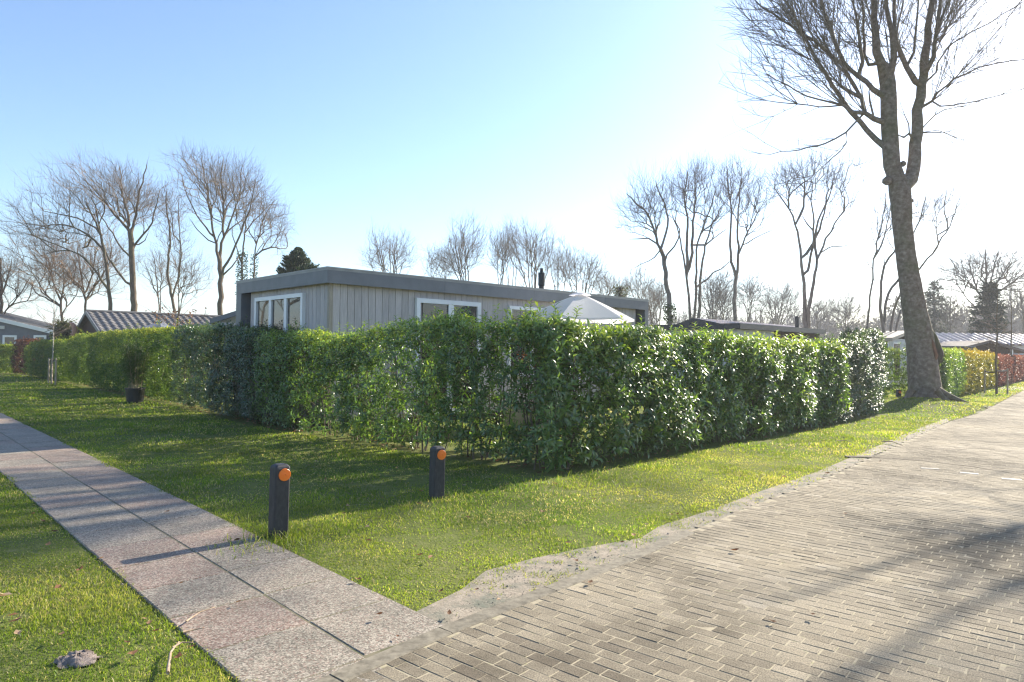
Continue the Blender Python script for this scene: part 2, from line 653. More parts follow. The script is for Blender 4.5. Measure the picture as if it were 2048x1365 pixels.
def build_path():
    m = MB()
    r = random.Random(11)
    fr = lambda s, w, z: np.array((*(pr0 + pd * s + pn * w), z))
    bedp = [pr0 + pd * -0.35 + pn * 1.13, pr0 + pd * -0.02, pr0 + pd * 26, pr0 + pd * 26 + pn * 1.13]
    cols = ((0.0, 0.555), (0.560, PW))
    for ci, (w0, w1) in enumerate(cols):
        s = 0.0 if ci == 0 else -0.62
        while s < 24:
            Ls = 0.60
            tz = 0.015 + r.uniform(-0.002, 0.002)
            redn = 1.0 if r.random() < 0.42 else 0.0
            a = fr(s + 0.005, w0 + 0.004, tz)
            c4 = [(s + .005, w0 + .003), (s + Ls - .005, w0 + .003), (s + Ls - .005, w1 - .003), (s + .005, w1 - .003)]
            dz = [r.uniform(-0.002, 0.002) for _ in range(4)]
            bot = [fr(*q, 0.0) for q in c4]
            mid = [fr(*q, tz - 0.006 + d) for q, d in zip(c4, dz)]
            ins = 0.006
            c5 = [(s + .005 + ins, w0 + .003 + ins), (s + Ls - .005 - ins, w0 + .003 + ins), (s + Ls - .005 - ins, w1 - .003 - ins), (s + .005 + ins, w1 - .003 - ins)]
            top = [fr(*q, tz + d) for q, d in zip(c5, dz)]
            f = [[8, 11, 10, 9]] + [[b + i, b + 4 + i, b + 4 + (i + 1) % 4, b + (i + 1) % 4] for b in (0, 4) for i in range(4)]
            m.add(bot + mid + top, f, redn)
            s += Ls
    tag(m.build('path', slab_mat()), 'garden path of grey and reddish washed gravel slabs', kind='structure')
    b = MB()
    b.poly([(*p, 0.0105) for p in bedp])
    tag(b.build('path_bed', M_plain('mossy_joint', [(0.35, (0.09, 0.09, 0.04)), (0.6, (0.16, 0.14, 0.09))], 12, 0.95), tinted=False), 'mossy joints below the gravel slabs', kind='structure')


build_path()

# --- the low mound round the foot of the big tree
TREE = np.array(atZ(1851, 815, 0.0))


def mound(x, y):
    d2 = ((np.asarray(x) - TREE[0]) ** 2 + (np.asarray(y) - TREE[1]) ** 2)
    return 0.30 * np.exp(-d2 / 1.9 ** 2) - 0.02


mm = MB()
gr = np.linspace(0, 3.1, 14)
ga = np.linspace(0, 2 * np.pi, 40, endpoint=False)
pts = [(TREE[0] + a_r * np.cos(t), TREE[1] + a_r * np.sin(t)) for a_r in gr for t in ga]
pts = np.array(pts)
ptin = inpoly(pts[:, 0], pts[:, 1], road_poly) | (distline(pts[:, 0], pts[:, 1], kerb_line + far_edge) < .12)
mz = mound(pts[:, 0], pts[:, 1]) + 0.03 * (vnoise(pts[:, 0] * 3, pts[:, 1] * 3, 2) - 0.5) * (mound(pts[:, 0], pts[:, 1]) > 0.02)
mz = np.where(ptin, -0.06, mz)
mm.add(np.column_stack([pts, mz]), [[i * 40 + j, i * 40 + (j + 1) % 40, (i + 1) * 40 + (j + 1) % 40, (i + 1) * 40 + j] for i in range(13) for j in range(40)])
tag(mm.build('tree_mound', bpy.data.materials['turf_soil'], smooth=True, tinted=False), 'low grassy mound round the foot of the big tree', kind='structure')

# ------------------------------------------------------------------ hedge lines (needed by the grass too)
HN_R = np.array((math.cos(AZG), -math.sin(AZG)))         # towards the road
HD_R = np.array((math.sin(AZG), math.cos(AZG)))
corner = G(1105, 955)
hr1, hr2 = G(1690, 849), G(1778, 829)
hl = [corner, G(500, 852), G(338, 811), G(132, 768), G(62, 754), G(28, 750), G(-60, 746)]
hedge_poly = [corner, hr1, hr2, hr2 + np.array((-0.75, 0.7)), corner + np.array((-0.02, 1.25))] + \
             [p + np.array((0.72, 0.68)) for p in hl[1:]] + [p for p in hl[:0:-1]]


# --- grass: one mass of blades
def M_grass():
    m = M_leaf('grass_blade', [(0.0, (0.075, 0.14, 0.026)), (0.35, (0.15, 0.225, 0.026)), (0.65, (0.25, 0.30, 0.036)), (0.85, (0.38, 0.35, 0.13)), (1.0, (0.50, 0.42, 0.26))],
               (1.6, 1.6, 1.0), rough=0.45, tw=0.5, spec=0.3, patch=0.42)
    return m


def blades(x, y, z, h, w, r, tint):
    n = len(x)
    a = r.uniform(0, 2 * np.pi, n)
    lean = np.abs(r.normal(0.85, 0.45, n)) * h
    la = r.uniform(0, 2 * np.pi, n)
    dx, dy = np.cos(a) * w / 2, np.sin(a) * w / 2
    lx, ly = np.cos(la) * lean, np.sin(la) * lean
    V = np.zeros((n, 5, 3))
    V[:, 0] = np.column_stack([x - dx, y - dy, z])
    V[:, 1] = np.column_stack([x + dx, y + dy, z])
    V[:, 2] = np.column_stack([x + dx * .8 + lx * .35, y + dy * .8 + ly * .35, z + h * .6])
    V[:, 3] = np.column_stack([x - dx * .8 + lx * .35, y - dy * .8 + ly * .35, z + h * .6])
    V[:, 4] = np.column_stack([x + lx, y + ly, z + h * np.clip(1 - 0.25 * lean / h, .4, 1)])
    b = np.arange(n)[:, None] * 5
    return V.reshape(-1, 3), b + np.array([[0, 1, 2, 3]]), b + np.array([[3, 2, 4]]), tint


def build_grass():
    m = MB()
    r = np.random.default_rng(21)
    edge = [k0] + kerb_line + far_edge + [f1]
    bands = [(2.6, 4.5, 7500, .019, .0042), (4.5, 7, 4600, .021, .0054), (7, 11, 2100, .025, .0082), (11, 17, 800, .034, .013), (17, 28, 330, .042, .022), (28, 48, 90, .05, .04)]
    for d0, d1, dens, hh, ww in bands:
        area = 0.82 * (d1 * d1 - d0 * d0)
        n = int(area * dens)
        y = np.sqrt(r.uniform(d0 * d0, d1 * d1, n))
        x = r.uniform(-0.82, 0.82, n) * y
        dr = distline(x, y, edge)
        k = ~inpoly(x, y, road_poly)
        k &= dr > .03
        amp = np.where(y < 7.5, .30, .16)
        jx = amp * (vnoise(x * 4, y * 4, 31) - .5) + amp * 1.1 * (vnoise(x * 13, y * 13, 32) - .5)
        jy = amp * (vnoise(x * 4 + 9, y * 4, 33) - .5) + amp * 1.1 * (vnoise(x * 13 + 5, y * 13, 34) - .5)
        bare = inpoly(x + jx, y + jy, verge_poly)
        k &= ~bare | ((r.random(n) < .5) & (vnoise(x * 7, y * 7, 35) > .63))
        near = distline(x, y, verge_in)
        k &= ~((near < .35) & (r.random(n) < .45 * (1 - near / .35)))
        s = (x - pr0[0]) * pd[0] + (y - pr0[1]) * pd[1]
        w = (x - pr0[0]) * pn[0] + (y - pr0[1]) * pn[1]
        e = 0.09 * vnoise(s * 4, w * 4, 8) - .075 * vnoise(s * 1.6, w * 1.6, 18)
        k &= ~((s > -1.2) & (w > 0.03 + e) & (w < PW - 0.03 - e))
        k &= ~((s < 0.1) & (w > -0.3) & (w < PW + 0.05))
        k &= ~inpoly(x, y, hedge_poly)
        # bald and mossy patches
        bald = vnoise(x * 1.3, y * 1.3, 41) * 0.6 + vnoise(x * 4.5, y * 4.5, 42) * 0.4
        k &= r.random(n) < np.clip((bald - 0.18) * 4.5, 0.14, 1)
        # behind the hedges only a thin cover is ever seen
        beh = inpoly(x, y, [corner + np.array((0, .9)), hr2 + np.array((0, 1.0)), hr2 + np.array((-20, 20)), hl[-1] + np.array((0, 3))])
        k &= ~beh | (r.random(n) < 0.35)
        x, y, dr, w, s = x[k], y[k], dr[k], w[k], s[k]
        n = len(x)
        z = np.maximum(mound(x, y), 0.0)
        tall = vnoise(x * 2.0, y * 2.0, 51)
        h = hh * (0.35 + 1.35 * tall ** 1.3) * r.uniform(0.5, 1.35, n)
        t = 0.33 + 0.50 * (vnoise(x * .9, y * .9, 61) - .42) + 0.25 * (vnoise(x * 3, y * 3, 62) - .5) + r.normal(0, 0.13, n)
        t += np.where(dr < 1.4, 0.20 * (1.4 - dr), 0)
        dry = r.random(n) < 0.08 + 0.16 * (vnoise(x * 1.7, y * 1.7, 66) > .62)
        t = np.where(dry, r.uniform(0.85, 1.0, n), np.clip(t, 0, 0.83))
        V, F4, F3, tt = blades(x, y, z, h, ww * r.uniform(.7, 1.3, n), r, t)
        m.add(V, F4, tt)
        m.f.append(F3 + m.n - len(V))
        m.t.append(tt)
    # long tufts the mower missed, at the feet of posts and hedge
    for (px, py), cnt, sp, hh in (((556, 1078), 230, .16, .10), ((530, 1095), 160, .2, .07), ((873, 994), 70, .12, .06), ((905, 1000), 120, .25, .07), ((1150, 962), 200, .5, .08), ((1270, 935), 160, .5, .07), ((1430, 900), 140, .6, .08), ((980, 985), 160, .5, .07), ((760, 1040), 120, .5, .06)):
        c = G(px, py)
        x, y = c[0] + r.normal(0, sp, cnt), c[1] + r.normal(0, sp, cnt)
        V, F4, F3, tt = blades(x, y, np.zeros(cnt), hh * r.uniform(.5, 1.4, cnt), np.full(cnt, .006), r, np.clip(r.normal(.5, .2, cnt), 0, 1))
        m.add(V, F4, tt)
        m.f.append(F3 + m.n - len(V))
        m.t.append(tt)
    tag(m.build('grass', M_grass()), 'short lawn grass with a few dry blades', kind='stuff')


build_grass()


# --- fallen leaves and crumbs of litter
def build_litter():
    r = np.random.default_rng(5)
    m = MB()
    P = []
    for _ in range(170):                              # over the lawns
        py = 780 + 560 * r.random() ** 0.8
        P.append(G(r.uniform(0, 1900), py))
    P = [p for p in P if not inpoly(np.array([p[0]]), np.array([p[1]]), road_poly)[0]]
    L = [corner] + hl[1:4]
    P = [p for p in P if not (0 < (p - pr0) @ pn < PW) or r.random() < .22]
    for _ in range(420):                              # drifted against the foot of the left hedge
        i = r.integers(0, 3)
        q = L[i] + (L[i + 1] - L[i]) * r.random()
        P.append(q + np.array((-.72, -.69)) * (abs(r.normal(0, .22)) - .35))
    for _ in range(60):
        P.append(corner + (hr1 - corner) * r.random() + HN_R * (abs(r.normal(0, .2)) - .3))
    for px, py in ((1400, 969), (1660, 969), (1690, 1037), (1545, 1255), (1625, 1245), (1180, 1175), (1760, 930), (1470, 1110)):
        P.append(G(px, py))
    for p in P:
        onpath = 0.03
        s = r.uniform(.014, .036) * (1 + 0.02 * p[1])
        a = r.uniform(0, 6.28)
        c, sn = math.cos(a), math.sin(a)
        z0 = 0.03 + r.uniform(0, .02)
        loc = [(-1, 0, r.uniform(-.1, .5)), (-.3, .55, .15), (0.0, .0, -.05), (-.3, -.55, r.uniform(0, .5)), (.5, .45, r.uniform(0, .5)), (.5, -.4, .1), (1.1, 0, r.uniform(0, .6))]
        v = [(p[0] + s * (x * c - y * sn), p[1] + s * (x * sn + y * c), z0 + s * z) for x, y, z in loc]
        m.add(v, [[0, 2, 1], [0, 3, 2], [1, 2, 4], [2, 3, 5], [2, 6, 4], [2, 5, 6]], r.random())
    tag(m.build('fallen_leaves', M_leaf('dead_leaf', [(0, (0.10, 0.05, 0.025)), (.4, (.22, .11, .055)), (.75, (.33, .20, .11)), (1, (.45, .33, .22))], (1.5, 1.2, .9), .7, .2, .2)), 'withered brown leaves scattered over the lawn', kind='stuff')


build_litter()


def build_grit():
    r = np.random.default_rng(15)
    m = MB()
    P = []
    for i in range(len(verge_in) - 1):
        a, b = verge_in[i], verge_in[i + 1]
        L = np.linalg.norm(b - a)
        for _ in range(int(L * (120 if i < 4 else 50))):
            q = a + (b - a) * r.random() + np.array((.30, -.22)) * r.random() * (1.0 if i < 6 else .3)
            P.append((q[0], q[1], .010))
    for _ in range(160):
        q = pr0 + pd * r.uniform(-.3, 9) + pn * (r.choice([0.0, PW]) + r.normal(0, .03))
        P.append((q[0], q[1], .013))
    for x, y, z in P:
        s = r.uniform(.002, .0055) * (1.0 if r.random() < .94 else 2.2)
        v = np.array(((-1, -.6, 0), (1, -.7, 0), (.2, 1, 0), (r.normal(0, .3), r.normal(0, .3), 1.0))) * s + (x, y, z)
        m.add(v, [[0, 1, 3], [1, 2, 3], [2, 0, 3]], r.random())
    tag(m.build('grit', M_plain('grit_stone', [(.3, (.16, .13, .10)), (.6, (.30, .26, .21)), (.8, (.42, .38, .32))], 60, .9, tint=.4)), 'grit and crumbs of soil along the edges of lawn and paving', kind='stuff')


build_grit()


def stick(pts, r0, label, z=0.035, name='fallen_twig'):
    r = random.Random(label)
    P = [np.array((*G(*p), z + r.uniform(0, .012))) for p in pts]
    Q = [P[0]]
    for a, b in zip(P[:-1], P[1:]):
        for t in (.33, .66, 1):
            Q.append(a + (b - a) * t + np.array((r.uniform(-1, 1), r.uniform(-1, 1), 0)) * r0 * .5)
    m = MB()
    m.path(Q, np.linspace(r0, r0 * .45, len(Q)), 6)
    o = m.build(name, DRYWOOD, smooth=True, loc=Q[0])
    tag(o, label, 'twig', 'twigs lying on the ground')


DRYWOOD = M_plain('dry_twig', [(.3, (.20, .13, .08)), (.6, (.38, .29, .2))], 30, .8)
stick([(335, 1365), (342, 1320), (357, 1302)], .009, 'stout dry stick on the lawn at the bottom edge')
stick([(372, 1258), (400, 1240), (430, 1230)], .005, 'thin pale straw bridging lawn and left edge of path')
stick([(366, 1280), (390, 1274), (408, 1272)], .006, 'short pale twig lying just below the thin straw')
stick([(345, 1312), (365, 1302), (387, 1300)], .005, 'thin twig forking off beside the stout dry stick')
stick([(1765, 889), (1785, 890), (1805, 898)], .012, 'long crooked dark twig on the road edge grass', .05)
stick([(1675, 888), (1692, 888), (1706, 892)], .010, 'dark twig lying mid lawn between hedge and road', .05)
mh = MB()
cx, cy = G(155, 1322)
rr = np.random.default_rng(2)
ring = []
for j, q in enumerate(np.linspace(0, 1, 8)):
    for t in np.linspace(0, 2 * np.pi, 22, endpoint=False):
        w = .10 * q * (1 + .22 * rr.normal(0, .6))
        ring.append((cx + w * math.cos(t) * 1.15, cy + w * math.sin(t) * .8, .026 * (1 - q * q) + rr.normal(0, .006) - .004 + .01))
mh.add(ring, [[j * 22 + i, j * 22 + (i + 1) % 22, (j + 1) * 22 + (i + 1) % 22, (j + 1) * 22 + i] for j in range(7) for i in range(22)])
tag(mh.build('molehill', M_plain('molehill_soil', [(.3, (.13, .10, .085)), (.6, (.27, .22, .19))], 45, .95, .8, .01), smooth=True, tinted=False, loc=(cx, cy, 0)), 'small heap of bare grey brown soil on the lawn left of the path', 'molehill')

# ================================================================== HEDGES
BARK_STEM = M_plain('hedge_stem', [(.3, (.075, .055, .038)), (.6, (.15, .115, .08)), (.8, (.2, .17, .12))], 14, .85, .3, .005)
LAUREL = M_leaf('laurel_leaf', [(0, (.032, .062, .018)), (.35, (.058, .104, .026)), (.6, (.098, .165, .034)), (.85, (.19, .26, .048)), (1, (.30, .33, .075))], (2.8, 2.9, 1.2), .36, .32, 1.0)
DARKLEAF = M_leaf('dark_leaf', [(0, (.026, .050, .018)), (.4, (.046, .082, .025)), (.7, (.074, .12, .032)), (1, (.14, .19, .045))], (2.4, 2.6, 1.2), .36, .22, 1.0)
CLIPLEAF = M_leaf('privet_leaf', [(0, (.045, .08, .018)), (.4, (.085, .135, .026)), (.7, (.15, .20, .036)), (1, (.33, .31, .06))], (2.4, 2.5, 1.0), .34, .32, .45)
YELLEAF = M_leaf('golden_leaf', [(0, (.07, .09, .016)), (.4, (.16, .17, .025)), (.7, (.27, .24, .03)), (1, (.38, .27, .05))], (2.2, 2.0, .8), .34, .3, .45)
REDLEAF = M_leaf('red_leaf', [(0, (.05, .02, .016)), (.4, (.11, .042, .032)), (.75, (.18, .078, .058)), (1, (.27, .15, .11))], (2.0, 1.4, 1.0), .42, .3, .35)
COPPER = M_leaf('copper_leaf', [(0, (.03, .017, .014)), (.5, (.07, .03, .024)), (1, (.14, .075, .05))], (2, 1.5, 1), .42, .28, .35)


def leaf_batch(m, O, D, N, L, W, tint, fold=0.18, droop=0.25, fine=True):
    """folded, arched leaves: O base, D direction, N the side the upper face looks to"""
    S = np.cross(D, N)
    S /= np.linalg.norm(S, axis=1, keepdims=True) + 1e-9
    N = np.cross(S, D)
    L, W = L[:, None], W[:, None]
    n = len(O)
    if fine:
        c1, c2 = O + D * L * .33 + N * L * .02, O + D * L * .68 - N * L * droop * .35
        tip = O + D * L * .98 - N * L * droop
        f1, f2 = N * W * fold, N * W * fold
        V = np.stack([O, c1 - S * W * .42 + f1, c1, c1 + S * W * .42 + f1, c2 - S * W * .46 + f2, c2, c2 + S * W * .46 + f2, tip], 1)
        F = np.array([[0, 2, 1], [0, 3, 2], [1, 2, 5], [1, 5, 4], [2, 3, 6], [2, 6, 5], [4, 5, 7], [5, 6, 7]])
        k = 8
    else:
        c = O + D * L * .5
        V = np.stack([O, c - S * W * .5 + N * W * fold, O + D * L - N * L * droop * .6, c + S * W * .5 + N * W * fold], 1)
        F = np.array([[0, 2, 1], [0, 3, 2]])
        k = 4
    m.add(V.reshape(-1, 3), (np.arange(n)[:, None, None] * k + F[None]).reshape(-1, 3), np.repeat(tint, len(F)))


def unit(a):
    return a / (np.linalg.norm(a, axis=-1, keepdims=True) + 1e-9)


def hedge(name, label, line, thick, hfun, dens, lL, lW, mat, seed, nleaf=8, gap=None, stems=4.0, clipped=0.0, group=None, ends=(True, True), fine=True, tint0=0.42, topshoots=1.0, cat='hedge', zlow=0.08, parent_extra=None, bulge=.16):
    """line: the foot of its front face, running so that the hedge stands on the LEFT of the direction of travel"""
    r = np.random.default_rng(seed)
    line = np.array(line, float)
    seg = np.linalg.norm(np.diff(line, axis=0), axis=1)
    cum = np.concatenate([[0], np.cumsum(seg)])
    LEN = cum[-1]
    hmax = 2.2

    def base(s):
        i = np.clip(np.searchsorted(cum, s, 'right') - 1, 0, len(seg) - 1)
        t = (s - cum[i]) / seg[i]
        d = (line[i + 1] - line[i]) / seg[i][:, None]
        return line[i] + d * (t * seg[i])[:, None], d

    area = LEN * hmax * 1.0
    n = int(area * dens * 2.2 + thick * LEN * dens * 1.1)
    s = r.uniform(0, LEN, n)
    b, d = base(s)
    nrm = np.column_stack([d[:, 1], -d[:, 0]])              # towards the front
    H = hfun(s)
    kind = r.random(n)
    zz = zlow + (H - zlow) * r.random(n) ** 0.93
    w = np.zeros(n)
    front, back, top = kind < .56, (kind >= .56) & (kind < .76), (kind >= .76) & (kind < .90)
    w[front] = 1 - np.abs(r.normal(0, .26 * (1 - clipped * .5), front.sum()))
    w[back] = -1 + np.abs(r.normal(0, .28, back.sum()))
    inner = kind >= .90
    w[inner] = r.uniform(-.7, .7, inner.sum())
    w[top] = r.uniform(-1, 1, top.sum())
    zz[top] = H[top] - np.abs(r.normal(0, .10, top.sum()))
    prof = 1 - .25 * np.clip((zz / H - .75) / .25, 0, 1) ** 2 - .30 * np.clip((.25 - zz / H) / .25, 0, 1) ** 1.5
    bul = 1 + bulge * (1 - clipped * .7) * ((vnoise(s * 1.3, zz * 1.4, seed) - .5) * 2 + .6 * (vnoise(s * 3.7, zz * 3.7, seed + 1) - .5) * 2)
    off = w * thick / 2 * prof * bul
    P = np.column_stack([b - nrm * (thick / 2) + nrm * off[:, None], zz])
    keep = np.ones(n, bool)
    if gap is not None:
        keep &= ~gap(s, zz, w, r)
    cl = vnoise(s * 2.6, zz * 2.6, seed + 7)
    keep &= r.random(n) < np.clip(.35 + 1.5 * cl, 0, 1)
    P, d, nrm, w, s, zz, H, top = P[keep], d[keep], nrm[keep], w[keep], s[keep], zz[keep], H[keep], top[keep]
    n = len(P)
    up = np.array((0, 0, 1.0))
    along = np.zeros(n)
    for e, at, sg in ((ends[0], 0, -1), (ends[1], LEN, 1)):
        if e:
            along += sg * np.clip(1 - np.abs(s - at) / .5, 0, 1)
    Dd = np.column_stack([nrm * (np.sign(w) * np.clip(np.abs(w), 0, 1) ** 1.5)[:, None] + d * along[:, None], np.zeros(n)]) * .95
    Dd += up * (.45 + .9 * top + r.normal(0, .25, n))[:, None] + r.normal(0, .38, (n, 3))
    Dd = unit(Dd)
    # shoots that stick out of the top
    if topshoots:
        tall = top & (r.random(n) < .16 * topshoots)
        P[tall, 2] += np.abs(r.normal(0.02, .10, tall.sum()))
        Dd[tall] = unit(Dd[tall] * .4 + up)
    sl = lL * r.uniform(1.0, 1.9, n)                        # length of the shoot
    root = thing(name, (*line[0], 0), label, cat, group) if fine else None
    st = MB()
    SP = np.stack([P - Dd * sl[:, None] * .9, P, P + Dd * sl[:, None] * .55], 1)
    sel = r.random(n) < (.5 if fine else .12)
    st.paths(SP[sel], np.broadcast_to(np.array([.0045, .0035, .002]), (sel.sum(), 3)), 3)
    # upright stems from the ground
    ns = int(LEN * stems)
    if ns:
        ss = r.uniform(0.05, LEN - .05, ns)
        bb, dd = base(ss)
        nn = np.column_stack([dd[:, 1], -dd[:, 0]])
        hh = hfun(ss)
        for i in range(ns):
            q0 = bb[i] - nn[i] * thick * (.5 + r.normal(0, .10))
            m = 7
            z = np.linspace(-.03, hh[i] * r.uniform(.75, .95), m)
            wob = np.cumsum(r.normal(0, .035, (m, 2)), axis=0)
            lean = r.normal(0, .08, 2)
            pts = np.column_stack([q0[0] + wob[:, 0] + lean[0] * z, q0[1] + wob[:, 1] + lean[1] * z, z])
            r0 = r.uniform(.009, .019)
            st.path(pts, np.linspace(r0, r0 * .35, m), 5)
            for j in range(3 if fine else 1):
                k = r.integers(1, m - 1)
                a = r.uniform(0, 6.28)
                e = np.array((math.cos(a) * .25, math.sin(a) * .25, r.uniform(.2, .5)))
                st.path([pts[k], pts[k] + e * .5 + (0, 0, -.02), pts[k] + e], [r0 * .5, r0 * .35, .003], 4)
    if fine:
        st.build('stems', BARK_STEM, root, smooth=True)
    # leaves around each shoot
    ref = unit(np.cross(Dd, r.normal(0, 1, (n, 3))))
    ref2 = np.cross(Dd, ref)
    O, D, N, T, LL, WW = [], [], [], [], [], []
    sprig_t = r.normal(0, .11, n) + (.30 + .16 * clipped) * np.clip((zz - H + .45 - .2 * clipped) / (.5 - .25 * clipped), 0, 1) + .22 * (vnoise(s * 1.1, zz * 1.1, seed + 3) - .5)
    for j in range(nleaf):
        th = j * 2.4 + r.normal(0, .3, n)
        f = j / (nleaf - 1)
        radial = ref * np.cos(th)[:, None] + ref2 * np.sin(th)[:, None]
        lift = .15 + .75 * f
        dj = unit(Dd * lift + radial + up * .12 + r.normal(0, .16, (n, 3)))
        k = r.random(n) < .93
        O.append((P + Dd * (sl * (f * .9 - .45))[:, None])[k])
        D.append(dj[k])
        N.append(unit(Dd + up * .55)[k])
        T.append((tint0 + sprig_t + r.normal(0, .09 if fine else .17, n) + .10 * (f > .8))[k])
        size = r.uniform(.72, 1.15, n) * (1 - .30 * (f > .8))
        LL.append((lL * size)[k])
        WW.append((lW * size * r.uniform(.85, 1.15, n))[k])
    m = MB()
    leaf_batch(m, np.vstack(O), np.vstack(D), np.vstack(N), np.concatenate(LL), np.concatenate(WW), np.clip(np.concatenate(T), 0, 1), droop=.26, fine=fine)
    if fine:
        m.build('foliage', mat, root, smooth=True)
    else:
        root = tag(m.build(name, mat, smooth=True, loc=(*line[0], 0)), label, cat, group)
    return root


def wavy(h0, h1, L, a, seed, f=1.2):
    return lambda s: h0 + (h1 - h0) * np.clip(np.asarray(s) / L, 0, 1) + a * (vnoise(np.asarray(s) * f, np.asarray(s) * 0, seed) - .5) * 2 + a * .6 * (vnoise(np.asarray(s) * f * 2.7, np.asarray(s) * 0 + 3, seed) - .5) * 2


def lawn_gap(s, z, w, r):
    """the thin stretch of the left hedge: bare stems low down, a hole two thirds along to the corner"""
    g = vnoise(s * 1.9, z * 1.5, 77)
    low = np.clip(1 - z / .75, 0, 1)
    p = .42 * (g > .62) + .40 * low
    p += .62 * (np.abs(s - (Llh - .75)) < .42) * ((z > .55) & (z < 1.65))
    p += .40 * (np.abs(s - (Llh - 2.4)) < .7) * ((z > .7) & (z < 1.75)) * (vnoise(s * 4, z * 3, 79) > .4)
    return r.random(len(s)) < np.clip(p, 0, .9)


def road_gap(s, z, w, r):
    g = vnoise(s * 1.7, z * 1.7, 78)
    p = .42 * (g > .70) + .5 * np.clip(1 - z / .25, 0, 1)
    p += .45 * np.clip(1 - s / .9, 0, 1) * (g > .45) * (z < 1.5)
    p += .35 * (np.abs(s - 3.1) < .35) * (z > .5)
    return r.random(len(s)) < np.clip(p, 0, .93)


def top_profile(line, pts, thick, seed, amp=.05):
    """height along a hedge from where its top edge runs in the photo"""
    line = np.array(line, float)
    L = np.linalg.norm(line[1] - line[0])
    d = (line[1] - line[0]) / L
    nr = np.array((d[1], -d[0]))
    ss, hh = [], []
    for px, py in pts:
        v = ray(px, py)
        # where the sight line crosses the hedge's middle
        A = np.array([[v[0], -d[0]], [v[1], -d[1]]])
        t, s = np.linalg.solve(A, line[0] - nr * thick / 2)
        ss.append(s)
        hh.append(EYE + v[2] * t - .15)
    o = np.argsort(ss)
    ss, hh = np.array(ss)[o], np.array(hh)[o]
    return lambda s: np.interp(s, ss, hh) + amp * (vnoise(np.asarray(s) * 2.4, np.asarray(s) * 0, seed) - .5) * 2


Lrd = float(np.linalg.norm(hr1 - corner))
rd_line = [corner + HD_R * 0.05, hr1]
hedge('laurel_hedge', 'long glossy cherry laurel hedge along the road verge with the parasol behind it', rd_line, .95,
      top_profile(rd_line, ((1090, 628), (1130, 634), (1180, 642), (1250, 640), (1310, 660), (1400, 660), (1480, 668), (1560, 674), (1620, 680), (1690, 680)), .95, 1), 100, .132, .046, LAUREL, 101, 8, road_gap, 4.5, group='hedges of the corner plot', ends=(True, False), tint0=.52, topshoots=1.5, bulge=.26)
lh = [hl[1], corner]
Llh = float(np.linalg.norm(corner - hl[1]))
hedge('laurel_hedge', 'thin laurel hedge with bare stems and gaps showing the grey chalet, facing the gravel path', lh, .85,
      top_profile(lh, ((490, 684), (530, 668), (580, 655), (650, 658), (720, 655), (780, 642), (830, 622), (880, 626), (930, 618), (990, 626), (1060, 626)), .85, 2, .06), 118, .104, .034, LAUREL, 102, 8, lawn_gap, 6.5, group='hedges of the corner plot', ends=(False, True), tint0=.49, topshoots=2.0, bulge=.22)
hedge('rhododendron_hedge', 'very dark end of the roadside hedge with white glints, in front of the big tree', [hr1 + HD_R * .02, hr2], 1.05,
      top_profile([hr1 + HD_R * .02, hr2], ((1690, 672), (1722, 650), (1745, 665), (1765, 690), (1778, 700)), 1.05, 3, .04), 120, .088, .036, DARKLEAF, 103, 8, None, 3, group='hedges of the corner plot', ends=(False, True), tint0=.42, bulge=.25)
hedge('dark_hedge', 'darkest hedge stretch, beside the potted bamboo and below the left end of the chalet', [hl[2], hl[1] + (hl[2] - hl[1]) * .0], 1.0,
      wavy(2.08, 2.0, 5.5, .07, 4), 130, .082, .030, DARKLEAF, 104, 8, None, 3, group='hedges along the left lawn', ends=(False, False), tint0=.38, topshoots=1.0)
hedge('clipped_hedge', 'neatly clipped yellow green hedge in front of the long tiled roof', [hl[3], hl[2]], 1.1,
      wavy(1.95, 2.06, 11, .05, 5, .6), 90, .095, .040, CLIPLEAF, 105, 7, None, 1.5, clipped=1.0, group='hedges along the left lawn', ends=(True, False), fine=False, tint0=.34, topshoots=.5)
hedge('mixed_hedge', 'loose lower hedge behind the sapling tied to three stakes', [hl[5] + (hl[4] - hl[5]) * .55, hl[3]], 1.0,
      wavy(1.5, 1.75, 4, .10, 6), 80, .10, .042, CLIPLEAF, 106, 7, None, 3, group='hedges along the left lawn', ends=(False, True), fine=False, tint0=.36)
hedge('copper_shrub', 'reddish copper shrub standing in the line of green hedges', [hl[5] + (hl[4] - hl[5]) * -.15, hl[5] + (hl[4] - hl[5]) * .62], .9,
      wavy(1.75, 1.65, 2, .18, 7), 80, .10, .05, COPPER, 107, 7, None, 3, group='hedges along the left lawn', fine=False, tint0=.5, cat='shrub')
hedge('far_hedge', 'light green hedge below the grey house with white framed window', [hl[6], hl[5]], 1.0,
      wavy(1.5, 1.5, 3, .06, 8), 70, .11, .05, CLIPLEAF, 108, 7, None, 2, group='hedges along the left lawn', fine=False, tint0=.45)

# hedges of the next plots, beyond the big tree
c2 = G(1893, 806)
b2 = G(1742, 800)
e2a, e2b, e2c = G(1928, 795), G(1992, 778), G(2062, 760)
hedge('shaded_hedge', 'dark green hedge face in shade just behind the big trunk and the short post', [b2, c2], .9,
      wavy(1.85, 1.8, 3, .06, 11), 80, .10, .042, CLIPLEAF, 111, 7, None, 2, fine=False, tint0=.22, group='hedges beyond the big tree')  # shade of this face is put into a darker leaf tint
hedge('glossy_hedge', 'glittering laurel hedge beside the roadside foot of the big trunk', [c2, e2a], .9,
      wavy(1.8, 1.8, 3, .06, 12), 80, .10, .042, LAUREL, 112, 7, None, 2, fine=False, tint0=.55, group='hedges beyond the big tree')
hedge('golden_hedge', 'yellowish green hedge behind the sapling with two posts', [e2a, e2b], .95,
      wavy(1.8, 1.78, 6, .05, 13), 80, .11, .05, YELLEAF, 113, 7, None, 2, fine=False, tint0=.42, clipped=.6, group='hedges beyond the big tree')
